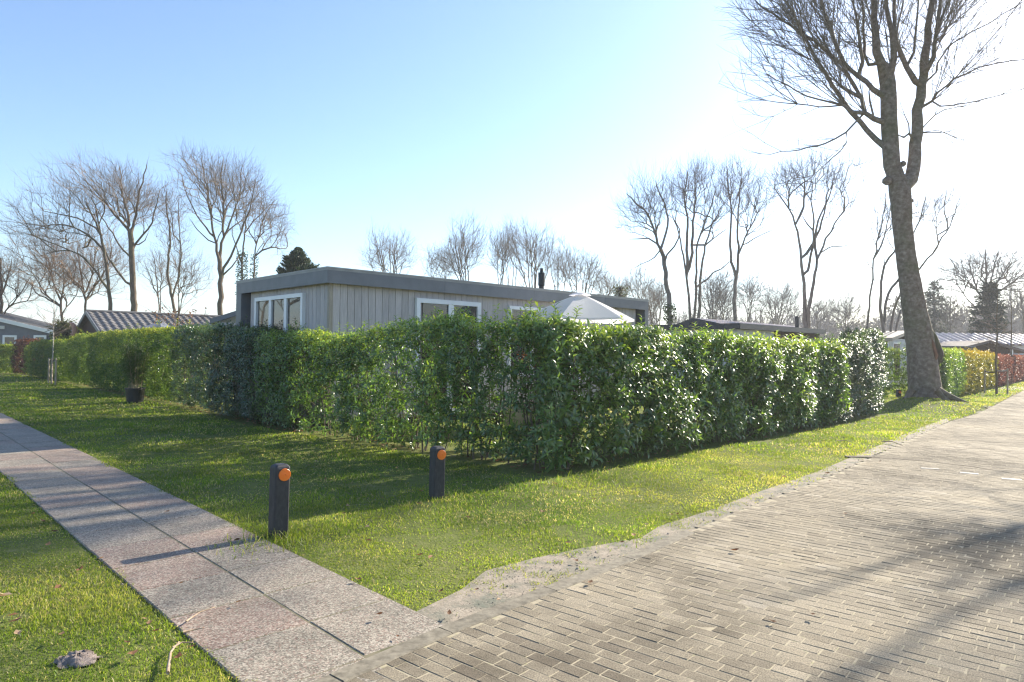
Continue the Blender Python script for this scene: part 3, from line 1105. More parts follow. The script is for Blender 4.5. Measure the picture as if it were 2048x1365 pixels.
hedge('beech_hedge', 'clipped rust red beech hedge at the far end of the road', [e2b + np.array((.4, .4)), e2c], 1.0,
      wavy(1.68, 1.66, 6, .03, 14), 80, .12, .06, REDLEAF, 114, 7, None, 1, fine=False, tint0=.5, clipped=1.0, topshoots=.2, group='hedges beyond the big tree')

# ================================================================== TREES
def M_bark(name, stops, moss=0.0, rough=.9, scale=9.0, stretch=(1, 1, .35), b=.6):
    m, nt, p = new_mat(name)
    n = noise(nt, scale, 7, .65, stretch=stretch)
    r = ramp(nt, stops)
    nt.links.new(n.outputs['Fac'], r.inputs[0])
    c = r.outputs[0]
    if moss:
        n2 = noise(nt, 1.3, 5, .65)
        r2 = ramp(nt, [(.45, (0, 0, 0)), (.68, (moss,) * 3)])
        nt.links.new(n2.outputs['Fac'], r2.inputs[0])
        c = mixc(nt, r2.outputs[0], c, (.085, .10, .035))
    nt.links.new(c, p.inputs['Base Color'])
    p.inputs['Roughness'].default_value = rough
    p.inputs['Specular IOR Level'].default_value = .2
    bump(nt, p, n.outputs['Fac'], b, .02)
    return m


BARK_BROWN = M_bark('brown_bark', [(.3, (.075, .055, .04)), (.55, (.14, .105, .075)), (.75, (.2, .165, .12))], .5)
BARK_GREY = M_bark('grey_bark', [(.3, (.12, .10, .09)), (.55, (.21, .18, .16)), (.75, (.30, .265, .235))], .35)
TWIG_BROWN = M_plain('brown_twigs', [(.3, (.16, .115, .082)), (.7, (.27, .20, .145))], 3, .9)
TWIG_TAN = M_plain('tan_twigs', [(.3, (.20, .13, .085)), (.7, (.31, .21, .14))], 3, .9)
TWIG_GREY = M_plain('grey_twigs', [(.3, (.115, .092, .085)), (.7, (.19, .16, .145))], 3, .9)
BIRCH = M_bark('pale_birch_bark', [(.3, (.16, .14, .12)), (.5, (.42, .38, .33)), (.75, (.56, .52, .47))], .1, scale=7, stretch=(1, 1, 2.5))
IVY = M_leaf('ivy_leaf', [(0, (.018, .035, .012)), (.6, (.04, .07, .02)), (1, (.075, .11, .03))], (2, 2, 1), .45, .2, .3)


TW = 2.0


class Skel:
    def __init__(self, cap=16000):
        self.p = np.zeros((cap, 3))
        self.d = np.zeros((cap, 3))
        self.par = np.full(cap, -1)
        self.mr = np.zeros(cap)
        self.free = np.zeros(cap, bool)          # may side branches spring from here
        self.n = 0

    def add(self, p, par, d, mr=0.0, free=True):
        i = self.n
        self.p[i], self.par[i], self.d[i], self.mr[i], self.free[i] = p, par, d, mr, free
        self.n += 1
        return i


def limb_nodes(sk, pts, r0, r1, r, bare=0.0, step=.45, jit=.03, join=True):
    pts = np.array(pts, float)
    seg = np.linalg.norm(np.diff(pts, axis=0), axis=1)
    cum = np.concatenate([[0], np.cumsum(seg)])
    k = max(3, int(cum[-1] / step) + 1)
    ts = np.linspace(0, cum[-1], k)
    # catmull-like smoothing by cubic blending of the linear path
    q = np.column_stack([np.interp(ts, cum, pts[:, a]) for a in range(3)])
    if k > 6:
        for _ in range(2):
            q[1:-1] = .25 * q[:-2] + .5 * q[1:-1] + .25 * q[2:]
    q[1:-1] += r.normal(0, jit, (k - 2, 3))
    par = -1
    start = 0
    if sk.n and join:
        dist = np.linalg.norm(sk.p[:sk.n] - q[0], axis=1)
        par = int(dist.argmin())
        if dist[par] < step:
            start = 1
    for i in range(start, k):
        d = q[min(i + 1, k - 1)] - q[max(i - 1, 0)]
        d = d / (np.linalg.norm(d) + 1e-9)
        par = sk.add(q[i], par, d, r0 + (r1 - r0) * (i / (k - 1)) ** .9, ts[i] >= bare * cum[-1])
    return par


def fill_crown(sk, env, nt, r, up=.12, wig=.05, step=.55, maxd=5.0):
    cc = sum(np.array(e[0]) for e in env) / len(env)
    fi = np.where(sk.free[:sk.n])[0]
    foc = sk.p[fi[sk.p[fi, 2].argmin()]] * .55 + cc * .45 if len(fi) else cc
    foc = foc - np.array((0, 0, .15 * np.mean([e[1][2] for e in env])))
    T = []
    vol = np.array([e[1][0] * e[1][1] * e[1][2] for e in env], float)
    cnt = np.maximum(1, (nt * TW * vol / vol.sum()).astype(int))
    for (c, rr), k in zip(env, cnt):
        u = unit(r.normal(0, 1, (k, 3)))
        rad_ = r.random(k) ** .55 * (.72 + .62 * vnoise(u[:, 0] * 2.2 + 7, u[:, 2] * 2.2 + u[:, 1] * 1.5, int(abs(c[0] * 13 + c[2] * 7)) % 97))
        T.append(np.array(c) + u * rad_[:, None] * np.array(rr))
    T = np.vstack(T)
    d0 = np.array([np.linalg.norm(sk.p[:sk.n] - t, axis=1).min() for t in T])
    order = np.argsort(d0 + r.normal(0, .4, len(T)))
    for t in T[order]:
        n = sk.n
        if n > len(sk.p) - 40:
            break
        v = t - sk.p[:n]
        d = np.linalg.norm(v, axis=1) + 1e-6
        cos = (v * sk.d[:n]).sum(1) / d
        rad_t = t - foc
        rad_t = rad_t / (np.linalg.norm(rad_t) + 1e-9) + np.array((0, 0, .35 * max(0, up)))
        rad_t /= np.linalg.norm(rad_t)
        cr = (v @ rad_t) / d
        cost = d * (1 + 1.5 * (1 - cr) + 1.1 * (1 - cos)) + np.where(sk.free[:n], 0, 50)
        j = int(cost.argmin())
        L = d[j]
        if L < .2:
            continue
        k = max(2, int(L / step))
        p0, dj = sk.p[j].copy(), sk.d[j].copy()
        side = unit(dj * .40 + v[j] / L + np.array((0, 0, up)))
        ctl = p0 + side * L * .5
        s = np.linspace(0, 1, k + 1)[1:, None]
        q = (1 - s) ** 2 * p0 + 2 * s * (1 - s) * ctl + s * s * (t)
        q += r.normal(0, wig, q.shape) * min(1, L / 2)
        par = j
        prev = p0
        for x in q:
            dd = x - prev
            par = sk.add(x, par, dd / (np.linalg.norm(dd) + 1e-9), 0, True)
            prev = x


def emit(sk, tip, r, trunkmb, twigmb, rtrunk=.03, e=2.35, twigs=2, tlen=(.35, .8), tup=.35, tspread=.75, tsides=3, droop=0.0, tmin=.02):
    n = sk.n
    acc = np.zeros(n)
    R_ = np.zeros(n)
    nch = np.zeros(n, int)
    best = np.full(n, -1)
    for i in range(n - 1, -1, -1):
        R_[i] = max((acc[i] + tip ** e) ** (1 / e), sk.mr[i])
        p = sk.par[i]
        if p >= 0:
            acc[p] += min(R_[i], max(.6 * sk.mr[p], 1e-4) if sk.mr[p] > 0 else 9) ** e
            nch[p] += 1
            if best[p] < 0 or R_[i] > R_[best[p]]:
                best[p] = i
    done = np.zeros(n, bool)
    for i in range(n):
        if done[i]:
            continue
        ch = [i]
        done[i] = True
        while best[ch[-1]] >= 0:
            b = best[ch[-1]]
            done[b] = True
            ch.append(b)
        rr = R_[ch]
        pts = sk.p[ch]
        if sk.par[i] >= 0:
            pts = np.vstack([sk.p[sk.par[i]], pts])
            rr = np.concatenate([[min(rr[0] * 1.15, R_[sk.par[i]])], rr])
        else:
            pass
        if len(pts) < 2:
            continue
        rr = rr.copy()
        rr[-1] *= .6
        big = rr.max() > rtrunk
        (trunkmb if big else twigmb).path(pts, rr, 9 if rr.max() > .16 else 6 if big else tsides)
    # twigs
    c = np.where((R_ < tmin) & sk.free[:n])[0]
    if twigs > 0 and len(c):
        k = np.repeat(c, twigs)
        m = len(k)
        D = unit(sk.d[k] * .75 + r.normal(0, tspread, (m, 3)) * .8 + np.array((0, 0, tup)))
        L = r.uniform(*tlen, m)[:, None]
        p0 = sk.p[k]
        p1 = p0 + D * L * .5 + r.normal(0, .03, (m, 3))
        p2 = p1 + unit(D + np.array((0, 0, tup * .5 - droop)) + r.normal(0, .15, (m, 3))) * L * .5
        R3 = np.array([tip * .8, tip * .62, tip * .4])
        twigmb.paths(np.stack([p0, p1, p2], 1), np.broadcast_to(R3, (m, 3)), tsides)


def flare(sk, base, h=.5):
    for i in range(sk.n):
        z = sk.p[i, 2] - base
        if sk.mr[i] > 0 and z < h * 2:
            sk.mr[i] *= 1 + .38 * max(0, 1 - z / h / 2) ** 2


def ivy_on(mb, pts, rr, n, r, size=.11):
    pts = np.array(pts)
    i = r.random(n) * (len(pts) - 1)
    a = i.astype(int)
    f = (i - a)[:, None]
    c = pts[a] * (1 - f) + pts[a + 1] * f
    u = unit(r.normal(0, 1, (n, 3)) * np.array((1, 1, .3)))
    rad_ = rr * r.uniform(.85, 1.5, n)
    O = c + u * rad_[:, None]
    leaf_batch(mb, O, unit(u * .5 + r.normal(0, .6, (n, 3)) + (0, 0, -.3)), u, r.uniform(.7, 1.4, n) * size, r.uniform(.7, 1.2, n) * size * .9, r.random(n), fine=False)


def tree(name, label, limbs, env, nt, seed, bark, twig, group=None, tip=.010, twigs=2, up=.12, wig=.03, step=.55, tlen=(.4, .9), tup=.35, tspread=.75, droop=0., rtrunk=.035, bare0=.3, ivy=None, cat='tree', jit=.03, e=2.35, tmin=.022):
    """limbs: list of (3-D points, radius at start, radius at end[, bare share]); env: crown ellipsoids (centre, radii)"""
    r = np.random.default_rng(seed)
    sk = Skel()
    for i, lb in enumerate(limbs):
        limb_nodes(sk, lb[0], lb[1], lb[2], r, lb[3] if len(lb) > 3 else (bare0 if i == 0 else .12), jit=jit)
    flare(sk, 0.0)
    fill_crown(sk, env, nt, r, up, wig, step)
    root = thing(name, limbs[0][0][0], label, cat, group)
    tm, cm = MB(), MB()
    emit(sk, tip, r, tm, cm, rtrunk, e, twigs, tlen, tup, tspread, droop=droop, tmin=tmin)
    t = tm.build('trunk', bark, root, smooth=True)
    c = cm.build('crown', twig, root)
    if ivy:
        im = MB()
        for pts, rr, n in ivy:
            ivy_on(im, pts, rr, n, r)
        im.build('ivy', IVY, root)
    return root


def PX(pts, D, r=None, dv=0.0, ground=False):
    """trace given in photo pixels -> points at distance D, wandering in depth by dv"""
    out = []
    dy = 0.0
    for i, (x, y) in enumerate(pts):
        if r is not None and i:
            dy += r.uniform(-dv, dv)
        out.append(atY(x, y, D + dy))
    if ground:
        b = out[0].copy()
        b[2] = -.15
        out = [b] + ([out[0]] if out[0][2] > .3 else []) + out[1:]
    return out


def EL(cx, cy, rx, ry, D, depth=None):
    c = atY(cx, cy, D)
    s = D / FPX
    return (c, (rx * s, (depth or rx * s), ry * s))


# ---------------------------------------------------------------- the big tree on the verge
def big_tree():
    D = 22.0
    r = np.random.default_rng(77)
    q = lambda L: [(1400 + x / 2.844, y / 2.844) for x, y in L]
    S = D / FPX
    sk = Skel(40000)
    tr = [(1853, 826), (1852, 806), (1850, 773), (1842, 690), (1826, 600), (1812, 510), (1805, 450), (1803, 405), (1800, 380)]
    rr = [34, 32, 29.5, 26.5, 21.5, 18.8, 18.3, 19.5, 20.5]
    P = [atY(x, y, D) for x, y in tr]
    P[0][2] = -.1
    # the trunk goes in as it is, node by node
    pp = np.array(P)
    seg = np.concatenate([[0], np.cumsum(np.linalg.norm(np.diff(pp, axis=0), axis=1))])
    ts = np.linspace(0, seg[-1], 34)
    par = -1
    for t in ts:
        p = np.array([np.interp(t, seg, pp[:, a]) for a in range(3)])
        ra = np.interp(t, seg, np.array(rr) * S)
        par = sk.add(p, par, np.array((-.1, 0, 1.0)), ra * (1 + r.normal(0, .012)), False)
    fork = par
    Rl = lambda w: w * S / 2

    def limb(L, w0, w1, dv, bare=.15, jit=.02):
        pts = PX(q(L), D, r, dv)
        limb_nodes(sk, pts, Rl(w0), Rl(w1), r, bare, .4, jit)
    # pixel widths are those of the full photo
    limb([(1140, 1085), (1105, 1000), (1085, 900), (1078, 760), (1072, 620), (1078, 500), (1060, 420)], 33, 30, .10, .9)
    limb([(1190, 1090), (1205, 1000), (1218, 900), (1235, 720), (1250, 560), (1258, 470), (1272, 370), (1290, 240), (1305, 130), (1330, -40), (1350, -300)], 28, 7, .15, .5)
    limb([(1060, 420), (1010, 330), (995, 200), (990, 90), (985, -60), (975, -300)], 19, 5, .3, .3)
    limb([(1078, 480), (1105, 340), (1105, 200), (1075, 120), (1050, -40), (1040, -240)], 16, 4, .3, .3)
    limb([(1105, 200), (1112, 60), (1095, -80), (1120, -330)], 9, 3, .3, .3)
    limb([(1040, 840), (970, 770), (890, 670), (815, 590), (740, 480), (660, 330), (590, 200), (510, 40), (440, -120)], 13, 3, .4, .3)
    limb([(1045, 720), (1000, 680), (930, 645), (870, 640)], 12, 8, .3, .6)
    limb([(950, 615), (870, 470), (790, 340), (690, 260), (570, 185), (430, 100), (300, -10)], 9, 2.5, .4, .3)
    limb([(1025, 560), (960, 480), (920, 430), (850, 425), (800, 330), (730, 160), (690, 0), (640, -150)], 12, 3, .4, .3)
    limb([(920, 430), (935, 330), (900, 200), (880, 60), (870, -100)], 8, 3, .3, .3)
    limb([(1000, 410), (940, 380), (930, 260), (935, 120), (910, -60)], 8, 3, .3, .3)
    limb([(960, 640), (965, 560), (960, 520)], 6, 3, .2, .8)
    limb([(885, 555), (840, 520), (805, 495)], 8, 7, .2, .9)
    limb([(1225, 465), (1170, 380), (1130, 290), (1110, 220)], 12, 9, .2, .6)
    limb([(1210, 375), (1225, 250), (1240, 90), (1245, -120)], 6, 2.5, .3, .3)
    limb([(1295, 390), (1325, 360), (1345, 220), (1362, 60), (1372, -140), (1390, -330)], 10, 3, .3, .3)
    limb([(1345, 160), (1400, 60), (1440, -60), (1490, -240)], 6, 2.5, .3, .2)
    limb([(1275, 610), (1310, 595), (1350, 530), (1430, 450), (1540, 400), (1700, 350), (1850, 340)], 5, 2, .6, .3)
    limb([(1300, 460), (1325, 450), (1350, 350), (1400, 270), (1500, 210), (1660, 120), (1850, 5)], 5, 2, .6, .3)
    limb([(1310, 595), (1400, 610), (1520, 590), (1640, 560), (1800, 520)], 4, 1.6, .6, .2)
    limb([(1280, 705), (1350, 640), (1440, 620), (1560, 590)], 3.6, 1.5, .6, .2)
    limb([(1275, 770), (1340, 755), (1430, 745), (1500, 720)], 3.0, 1.4, .6, .2)
    limb([(1280, 710), (1370, 740), (1480, 800)], 2.6, 1.2, .5, .2)
    limb([(1190, 760), (1150, 785), (1128, 770)], 5, 3, .2, .9)
    limb([(1190, 760), (1185, 700), (1165, 660)], 4, 2, .2, .9)
    limb([(900, 700), (820, 770), (700, 830), (560, 855), (400, 880)], 5, 1.6, .7, .2)
    limb([(880, 760), (830, 820), (740, 920), (640, 1000)], 3.6, 1.3, .6, .2)
    limb([(815, 600), (700, 620), (560, 600), (420, 540)], 4, 1.5, .7, .2)
    limb([(800, 590), (660, 570), (530, 510), (380, 420)], 4, 1.5, .7, .2)
    # long unbranched shoots fanning out from the pollard knobs
    heads = [((1060, 430), 10), ((995, 200), 12), ((1105, 200), 10), ((1290, 240), 10), ((740, 480), 10), ((660, 330), 9), ((850, 425), 9), ((800, 330), 9), ((935, 300), 8), ((1345, 220), 9), ((1400, 270), 8),
             ((1272, 370), 8), ((590, 200), 9), ((690, 260), 9), ((815, 590), 10), ((900, 700), 7), ((1310, 595), 8), ((985, -60), 10), ((1050, -40), 10), ((1330, -40), 10), ((510, 40), 8), ((730, 160), 8), ((1430, 450), 6), ((560, 600), 5)]
    for (hx, hy), cnt in heads:
        p0 = atY(1400 + hx / 2.844, hy / 2.844, D)
        j = int(np.linalg.norm(sk.p[:sk.n] - p0, axis=1).argmin())
        p0 = sk.p[j]
        cx = sk.p[fork][0]
        outw = (p0[0] - cx)
        for _ in range(cnt):
            a = r.normal(np.clip(outw * .28, -.95, 1.15), .38)
            a = float(np.clip(a, -1.25, 1.35))
            b = r.normal(0, .55)
            d = np.array((math.sin(a) * math.cos(b), math.sin(b), math.cos(a) * math.cos(b)))
            L = r.uniform(1.5, 4.0) * (1 - .35 * max(0, -a - .5))
            k = 7
            pts = [p0]
            dd = d.copy()
            for i in range(k):
                dd = unit(dd + np.array((outw * .004, 0, .05)) + r.normal(0, .045, 3))
                pts.append(pts[-1] + dd * L / k)
            w = r.uniform(1.4, 2.6)
            par = j
            for i in range(1, k + 1):
                if pts[i][0] < 7.2:
                    break
                par = sk.add(pts[i], par, unit(pts[i] - pts[i - 1]), Rl(w) * (1 - i / k * .75), i > 1)
    # finer side shoots
    n0 = sk.n
    c = [i for i in range(n0) if sk.free[i] and sk.mr[i] < .05]
    for i in c:
        for _ in range(2 if r.random() < .3 else 1 if r.random() < .8 else 0):
            d = unit(sk.d[i] + r.normal(0, .42, 3) + np.array((0, 0, .12)))
            L = r.uniform(.5, 1.7)
            par = i
            p = sk.p[i]
            for s in range(3):
                d = unit(d + np.array((0, 0, .03)) + r.normal(0, .08, 3))
                p = p + d * L / 3
                if p[0] < 7.0:
                    break
                par = sk.add(p, par, d, .0095 * (1 - s * .22), True)
    root = thing('roadside_tree', (*TREE[:2], 0), 'tall bare tree with leaning mottled trunk standing on the verge by the road', 'tree')
    tm, cm = MB(), MB()
    # root flare
    for i in range(sk.n):
        if i < 34:
            sk.mr[i] *= 1 + .42 * max(0, 1 - (sk.p[i, 2] + .0) / .8) ** 2
    emit(sk, .0055, r, tm, cm, .045, 2.35, 1, (.3, .75), .12, .5, tmin=.0105)
    # roots running into the mound
    b = np.array(TREE)
    for a, L, w in ((-.55, 1.35, .13), (-.95, .55, .10), (2.6, .5, .10)):
        pts = []
        for s in np.linspace(0, 1, 7):
            x, y = b[0] + math.cos(a + .25 * s) * (.32 + L * s), b[1] + math.sin(a + .25 * s) * (.32 + L * s)
            pts.append((x, y, max(float(mound(x, y)), 0) + .30 * (1 - s) ** 2.6 - .05 * s - .03))
        tm.path(pts, np.linspace(w, .02, 7), 7)
    BIG = M_bark('mottled_bark', [(.30, (.10, .073, .056)), (.5, (.18, .143, .113)), (.66, (.27, .225, .185)), (.8, (.40, .35, .30))], .55, scale=8.0, stretch=(1, 1, 1.1), b=1.0)
    tk = tm.build('trunk', BIG, root, smooth=True)
    # rough skin on the thick part
    me = tk.data
    co = np.zeros(len(me.vertices) * 3, np.float32)
    me.vertices.foreach_get('co', co)
    cm.build('crown', M_plain('shoot_bark', [(.3, (.115, .095, .07)), (.7, (.22, .185, .14))], 2, .85), root)
    # hollow with a torn slab of bark on its right side
    hs = MB()
    fl = [((1857, 655), 3), ((1868, 672), 5), ((1874, 690), 6.5), ((1880, 707), 7), ((1879, 722), 5), ((1872, 733), 2.5)]
    hs.path([atY(x, y, D - .12) for (x, y), w in fl], [w * S for (x, y), w in fl], 7)
    hs.build('torn_bark', M_bark('torn_bark', [(.3, (.05, .042, .03)), (.6, (.12, .10, .075))], .8), root, smooth=True)
    hw = MB()
    ch = [((1853, 652), 1.5), ((1858, 672), 4), ((1864, 692), 6), ((1869, 712), 6.5), ((1868, 728), 4), ((1866, 736), 2)]
    hw.path([atY(x, y, D - .30) for (x, y), w in ch], [w * S for (x, y), w in ch], 8)
    hw.build('rotten_hollow', M_bark('rotten_wood', [(.35, (.035, .02, .014)), (.55, (.17, .085, .05)), (.75, (.33, .2, .13))], 0, scale=14, stretch=(1, 1, .2)), root, smooth=True)
    for x, y, w in ((1774, 362, 9), (1806, 328, 6), (1846, 603, 6), (1822, 402, 5), (1867, 738, 5)):
        p = atY(x, y, D - .1)
        kn = MB()
        kn.path([p + (0, 0, -w * S), p + (0, 0, -.4 * w * S), p + (0, 0, .4 * w * S), p + (0, 0, w * S)], [w * S * .3, w * S, w * S * .95, w * S * .3], 8)
        kn.build('burl', BIG, root, smooth=True)


big_tree()

# ---------------------------------------------------------------- tall bare trees on the right, behind the hedge
Q4 = lambda L: [(1200 + x / 3.413, 300 + y / 3.413) for x, y in L]
RG = 'tall bare trees behind the roadside hedge'


def rtree(name, label, D, limbs, env, nt, seed, ivy=None, **kw):
    r = np.random.default_rng(seed + 500)
    s = D / FPX / 2
    LB = []
    for i, (L, w0, w1, *b) in enumerate(limbs):
        LB.append((PX(L, D, r, .5 if i else .15, ground=L[0][1] > 615), w0 * s, w1 * s, *b))
    iv = None
    if ivy:
        iv = [(PX(L, D, ground=L[0][1] > 615), w * s, n) for L, w, n in ivy]
    return tree(name, label, LB, [EL(*e, D, dp) for e, dp in env], nt, seed, kw.pop('bark', BARK_GREY), kw.pop('twig', TWIG_GREY), ivy=iv, **kw)


tall = dict(group=RG, tip=.0048, twigs=2, up=.45, tup=.55, tspread=.42, tlen=(.4, 1.0), wig=.035)
rtree('bare_tree', 'bare tree with ivied foot and crown leaning left, just right of the chalet roof', 38, [
    (Q4([(480, 1170), (470, 1020), (455, 870), (430, 720), (415, 680)]), 12, 8, .6),
    (Q4([(415, 680), (385, 620), (358, 530), (330, 430), (250, 370), (180, 300)]), 6, 2),
    (Q4([(385, 620), (320, 600), (200, 610)]), 4, 1.5), (Q4([(415, 680), (440, 600), (480, 500), (440, 400), (400, 280), (380, 210)]), 5, 2),
    (Q4([(440, 770), (470, 700), (520, 640), (550, 560), (520, 500)]), 4, 2), (Q4([(410, 705), (330, 760), (230, 810)]), 3, 1, .3),
], [((1283, 418, 55, 58), 4), ((1325, 405, 35, 50), 3)], 230, 201, ivy=[(Q4([(480, 1170), (475, 1060)]), 16, 500)], **tall)
rtree('bare_tree', 'multi stemmed bare tree with slender upright stems right of the ivied one', 40, [
    (Q4([(618, 1140), (605, 950), (585, 820), (550, 640), (540, 560), (500, 470)]), 9, 2, .5),
    (Q4([(600, 900), (590, 600), (597, 460), (570, 330), (600, 150)]), 7, 2), (Q4([(615, 860), (630, 600), (640, 430), (660, 300), (640, 130)]), 7, 2),
    (Q4([(645, 1140), (655, 900), (662, 640), (700, 540), (760, 380), (790, 280)]), 8, 2), (Q4([(668, 1140), (680, 950), (690, 850), (720, 650), (760, 520), (820, 400)]), 10, 2),
    (Q4([(690, 910), (760, 850), (870, 780), (930, 740)]), 4, 1.5), (Q4([(720, 650), (790, 590), (880, 530)]), 4, 1.2),
], [((1372, 378, 45, 52), 3), ((1425, 420, 35, 50), 3), ((1400, 350, 30, 26), 2.5)], 330, 202, **tall)
rtree('bare_tree', 'slim bare tree with narrow flame shaped crown behind the pale tiled roof', 40, [
    (Q4([(918, 1170), (922, 1000), (930, 870)]), 9, 7, .9), (Q4([(925, 860), (895, 790), (885, 640), (900, 450), (880, 300), (860, 100)]), 6, 1.5),
    (Q4([(935, 860), (950, 780), (945, 680), (935, 580), (950, 330), (965, 130)]), 6, 1.5), (Q4([(948, 700), (1000, 580), (1060, 470), (1130, 330)]), 4, 1.2),
    (Q4([(965, 660), (1060, 600), (1210, 535)]), 3, 1),
], [((1470, 375, 28, 50), 2.6), ((1505, 405, 30, 60), 3), ((1452, 360, 20, 38), 2)], 300, 203, **tall)
rtree('bare_tree', 'bare tree forking low into two curving stems, behind the flat black roof', 36, [
    (Q4([(1402, 1215), (1398, 1100), (1395, 900), (1380, 760), (1345, 620), (1350, 500), (1300, 420), (1240, 330), (1190, 260)]), 12, 2, .45),
    (Q4([(1350, 500), (1385, 440), (1410, 320), (1380, 150)]), 6, 1.6),
    (Q4([(1412, 1190), (1430, 1080), (1445, 950), (1475, 800), (1490, 730), (1520, 650), (1580, 540), (1650, 430), (1750, 340)]), 11, 1.6, .35),
    (Q4([(1410, 870), (1440, 760), (1455, 650), (1465, 570), (1465, 480), (1440, 380), (1450, 250)]), 6, 2), (Q4([(1383, 755), (1430, 670), (1470, 600), (1520, 510), (1540, 400), (1560, 270)]), 7, 2),
    (Q4([(1480, 770), (1465, 650), (1470, 560), (1500, 450), (1580, 280), (1600, 180)]), 6, 1.6),
    (Q4([(1520, 685), (1600, 655), (1700, 660), (1800, 635)]), 3, 1, .4), (Q4([(1460, 545), (1400, 490), (1380, 450)]), 4, 2), (Q4([(1300, 430), (1330, 400)]), 3, 1),
], [((1572, 360, 32, 36), 3), ((1610, 352, 36, 40), 3), ((1665, 362, 40, 45), 3), ((1690, 410, 20, 25), 2)], 330, 204, **tall)
Q3 = lambda L: [(1680 + x / 4.264, 360 + y / 4.264) for x, y in L]
rtree('bare_tree', 'straight thin bare trunk leaning right just left of the big roadside trunk', 34, [
    (Q3([(222, 1310), (240, 1120), (270, 900), (285, 760), (310, 600), (350, 440), (385, 200), (400, 60)]), 6, 1.6, .5),
    (Q3([(285, 780), (240, 720), (205, 650), (150, 655)]), 2.5, 1), (Q3([(300, 690), (340, 560), (400, 440), (435, 220)]), 4, 1.4), (Q3([(290, 620), (320, 520), (360, 330)]), 3, 1),
    (Q3([(290, 830), (330, 900)]), 2, 1.5, .9),
], [((1772, 420, 14, 38), 2), ((1765, 470, 14, 25), 2)], 70, 205, **tall)
rtree('bare_tree', 'many stemmed bare tree seen on both sides of the big roadside trunk', 35, [
    (Q3([(370, 1310), (345, 1100), (335, 980), (345, 850), (385, 710), (440, 620), (520, 560), (620, 480), (690, 370), (740, 110)]), 9, 1.6, .3),
    (Q3([(375, 1180), (385, 1050), (430, 920), (500, 820), (580, 800), (670, 790), (700, 720), (780, 640), (840, 550), (920, 430), (980, 320), (985, 210), (1030, 140)]), 8, 1.6, .45),
    (Q3([(840, 550), (830, 460), (820, 420), (805, 230)]), 3.5, 1.2), (Q3([(920, 420), (895, 250), (905, 60)]), 3.5, 1),
    (Q3([(385, 710), (375, 640), (365, 580)]), 3, 1), (Q3([(440, 615), (420, 540), (395, 470)]), 3, 1),
    (Q3([(435, 1310), (450, 1150), (490, 1000), (520, 900)]), 7, 4, .9), (Q3([(470, 1310), (510, 1150), (540, 1080)]), 6, 4, .9),
    (Q3([(620, 480), (600, 320), (700, 300), (790, 290)]), 3, 1), (Q3([(680, 470), (740, 480), (770, 500)]), 2, .8),
], [((1855, 415, 28, 36), 3), ((1895, 420, 24, 38), 3), ((1795, 420, 20, 40), 2)], 130, 206, **tall)

# ---------------------------------------------------------------- trees on the left
Q1 = lambda L: [(x / 2.528, 280 + y / 2.528) for x, y in L]
LG = 'bare trees behind the left hedge'
oak = dict(group=LG, tip=.0052, twigs=2, up=.18, tup=.3, tspread=.5, tlen=(.4, 1.0), bark=BARK_BROWN, twig=TWIG_BROWN, wig=.03, tmin=.03)
rtree('bare_oak', 'largest bare oak on the left with straight thick trunk and domed crown', 47, [
    (Q1([(680, 880), (675, 760), (668, 650), (665, 560), (658, 470)]), 14, 10, .7), (Q1([(658, 470), (620, 420), (560, 350), (490, 260), (420, 190)]), 6, 1.6),
    (Q1([(655, 460), (640, 350), (615, 240), (600, 120)]), 6, 1.6), (Q1([(662, 480), (690, 380), (700, 280), (730, 180), (745, 110)]), 6, 1.6),
    (Q1([(668, 560), (700, 500), (760, 450), (790, 350), (810, 250)]), 5, 1.6), (Q1([(665, 600), (610, 540), (540, 430), (480, 330)]), 4, 1.4), (Q1([(662, 745), (620, 700), (570, 640), (530, 560), (500, 430)]), 5, 2, .5),
    (Q1([(675, 550), (720, 520), (750, 470)]), 3, 1.4),
], [((238, 375, 78, 52), 6), ((215, 400, 55, 50), 5), ((285, 410, 42, 55), 4)], 620, 301, **oak)
rtree('bare_oak', 'bare oak on the left whose long limbs arch far out to the left', 46, [
    (Q1([(562, 880), (548, 740), (538, 620), (525, 520), (500, 450), (470, 380), (440, 330)]), 11, 3, .3), (Q1([(545, 745), (500, 690), (440, 600), (370, 560), (280, 560), (200, 590)]), 5, 1.5),
    (Q1([(530, 560), (460, 490), (380, 440), (280, 420), (180, 450)]), 5, 1.5), (Q1([(510, 470), (420, 400), (320, 380), (220, 360)]), 4, 1.4), (Q1([(535, 600), (500, 520), (420, 470), (340, 470)]), 4, 1.4),
], [((120, 450, 62, 55), 6), ((80, 470, 36, 48), 4), ((165, 400, 45, 42), 5)], 430, 302, **oak)
rtree('bare_oak', 'slender bare tree with crooked thin trunk between the two large left crowns', 48, [
    (Q1([(885, 880), (868, 790), (850, 700), (848, 600), (865, 500), (850, 400), (840, 300), (845, 250)]), 8, 2, .3), (Q1([(868, 790), (900, 720), (920, 560), (900, 420), (905, 300)]), 4, 1.4),
], [((340, 420, 26, 50), 3), ((350, 480, 24, 45), 3)], 150, 303, **oak)
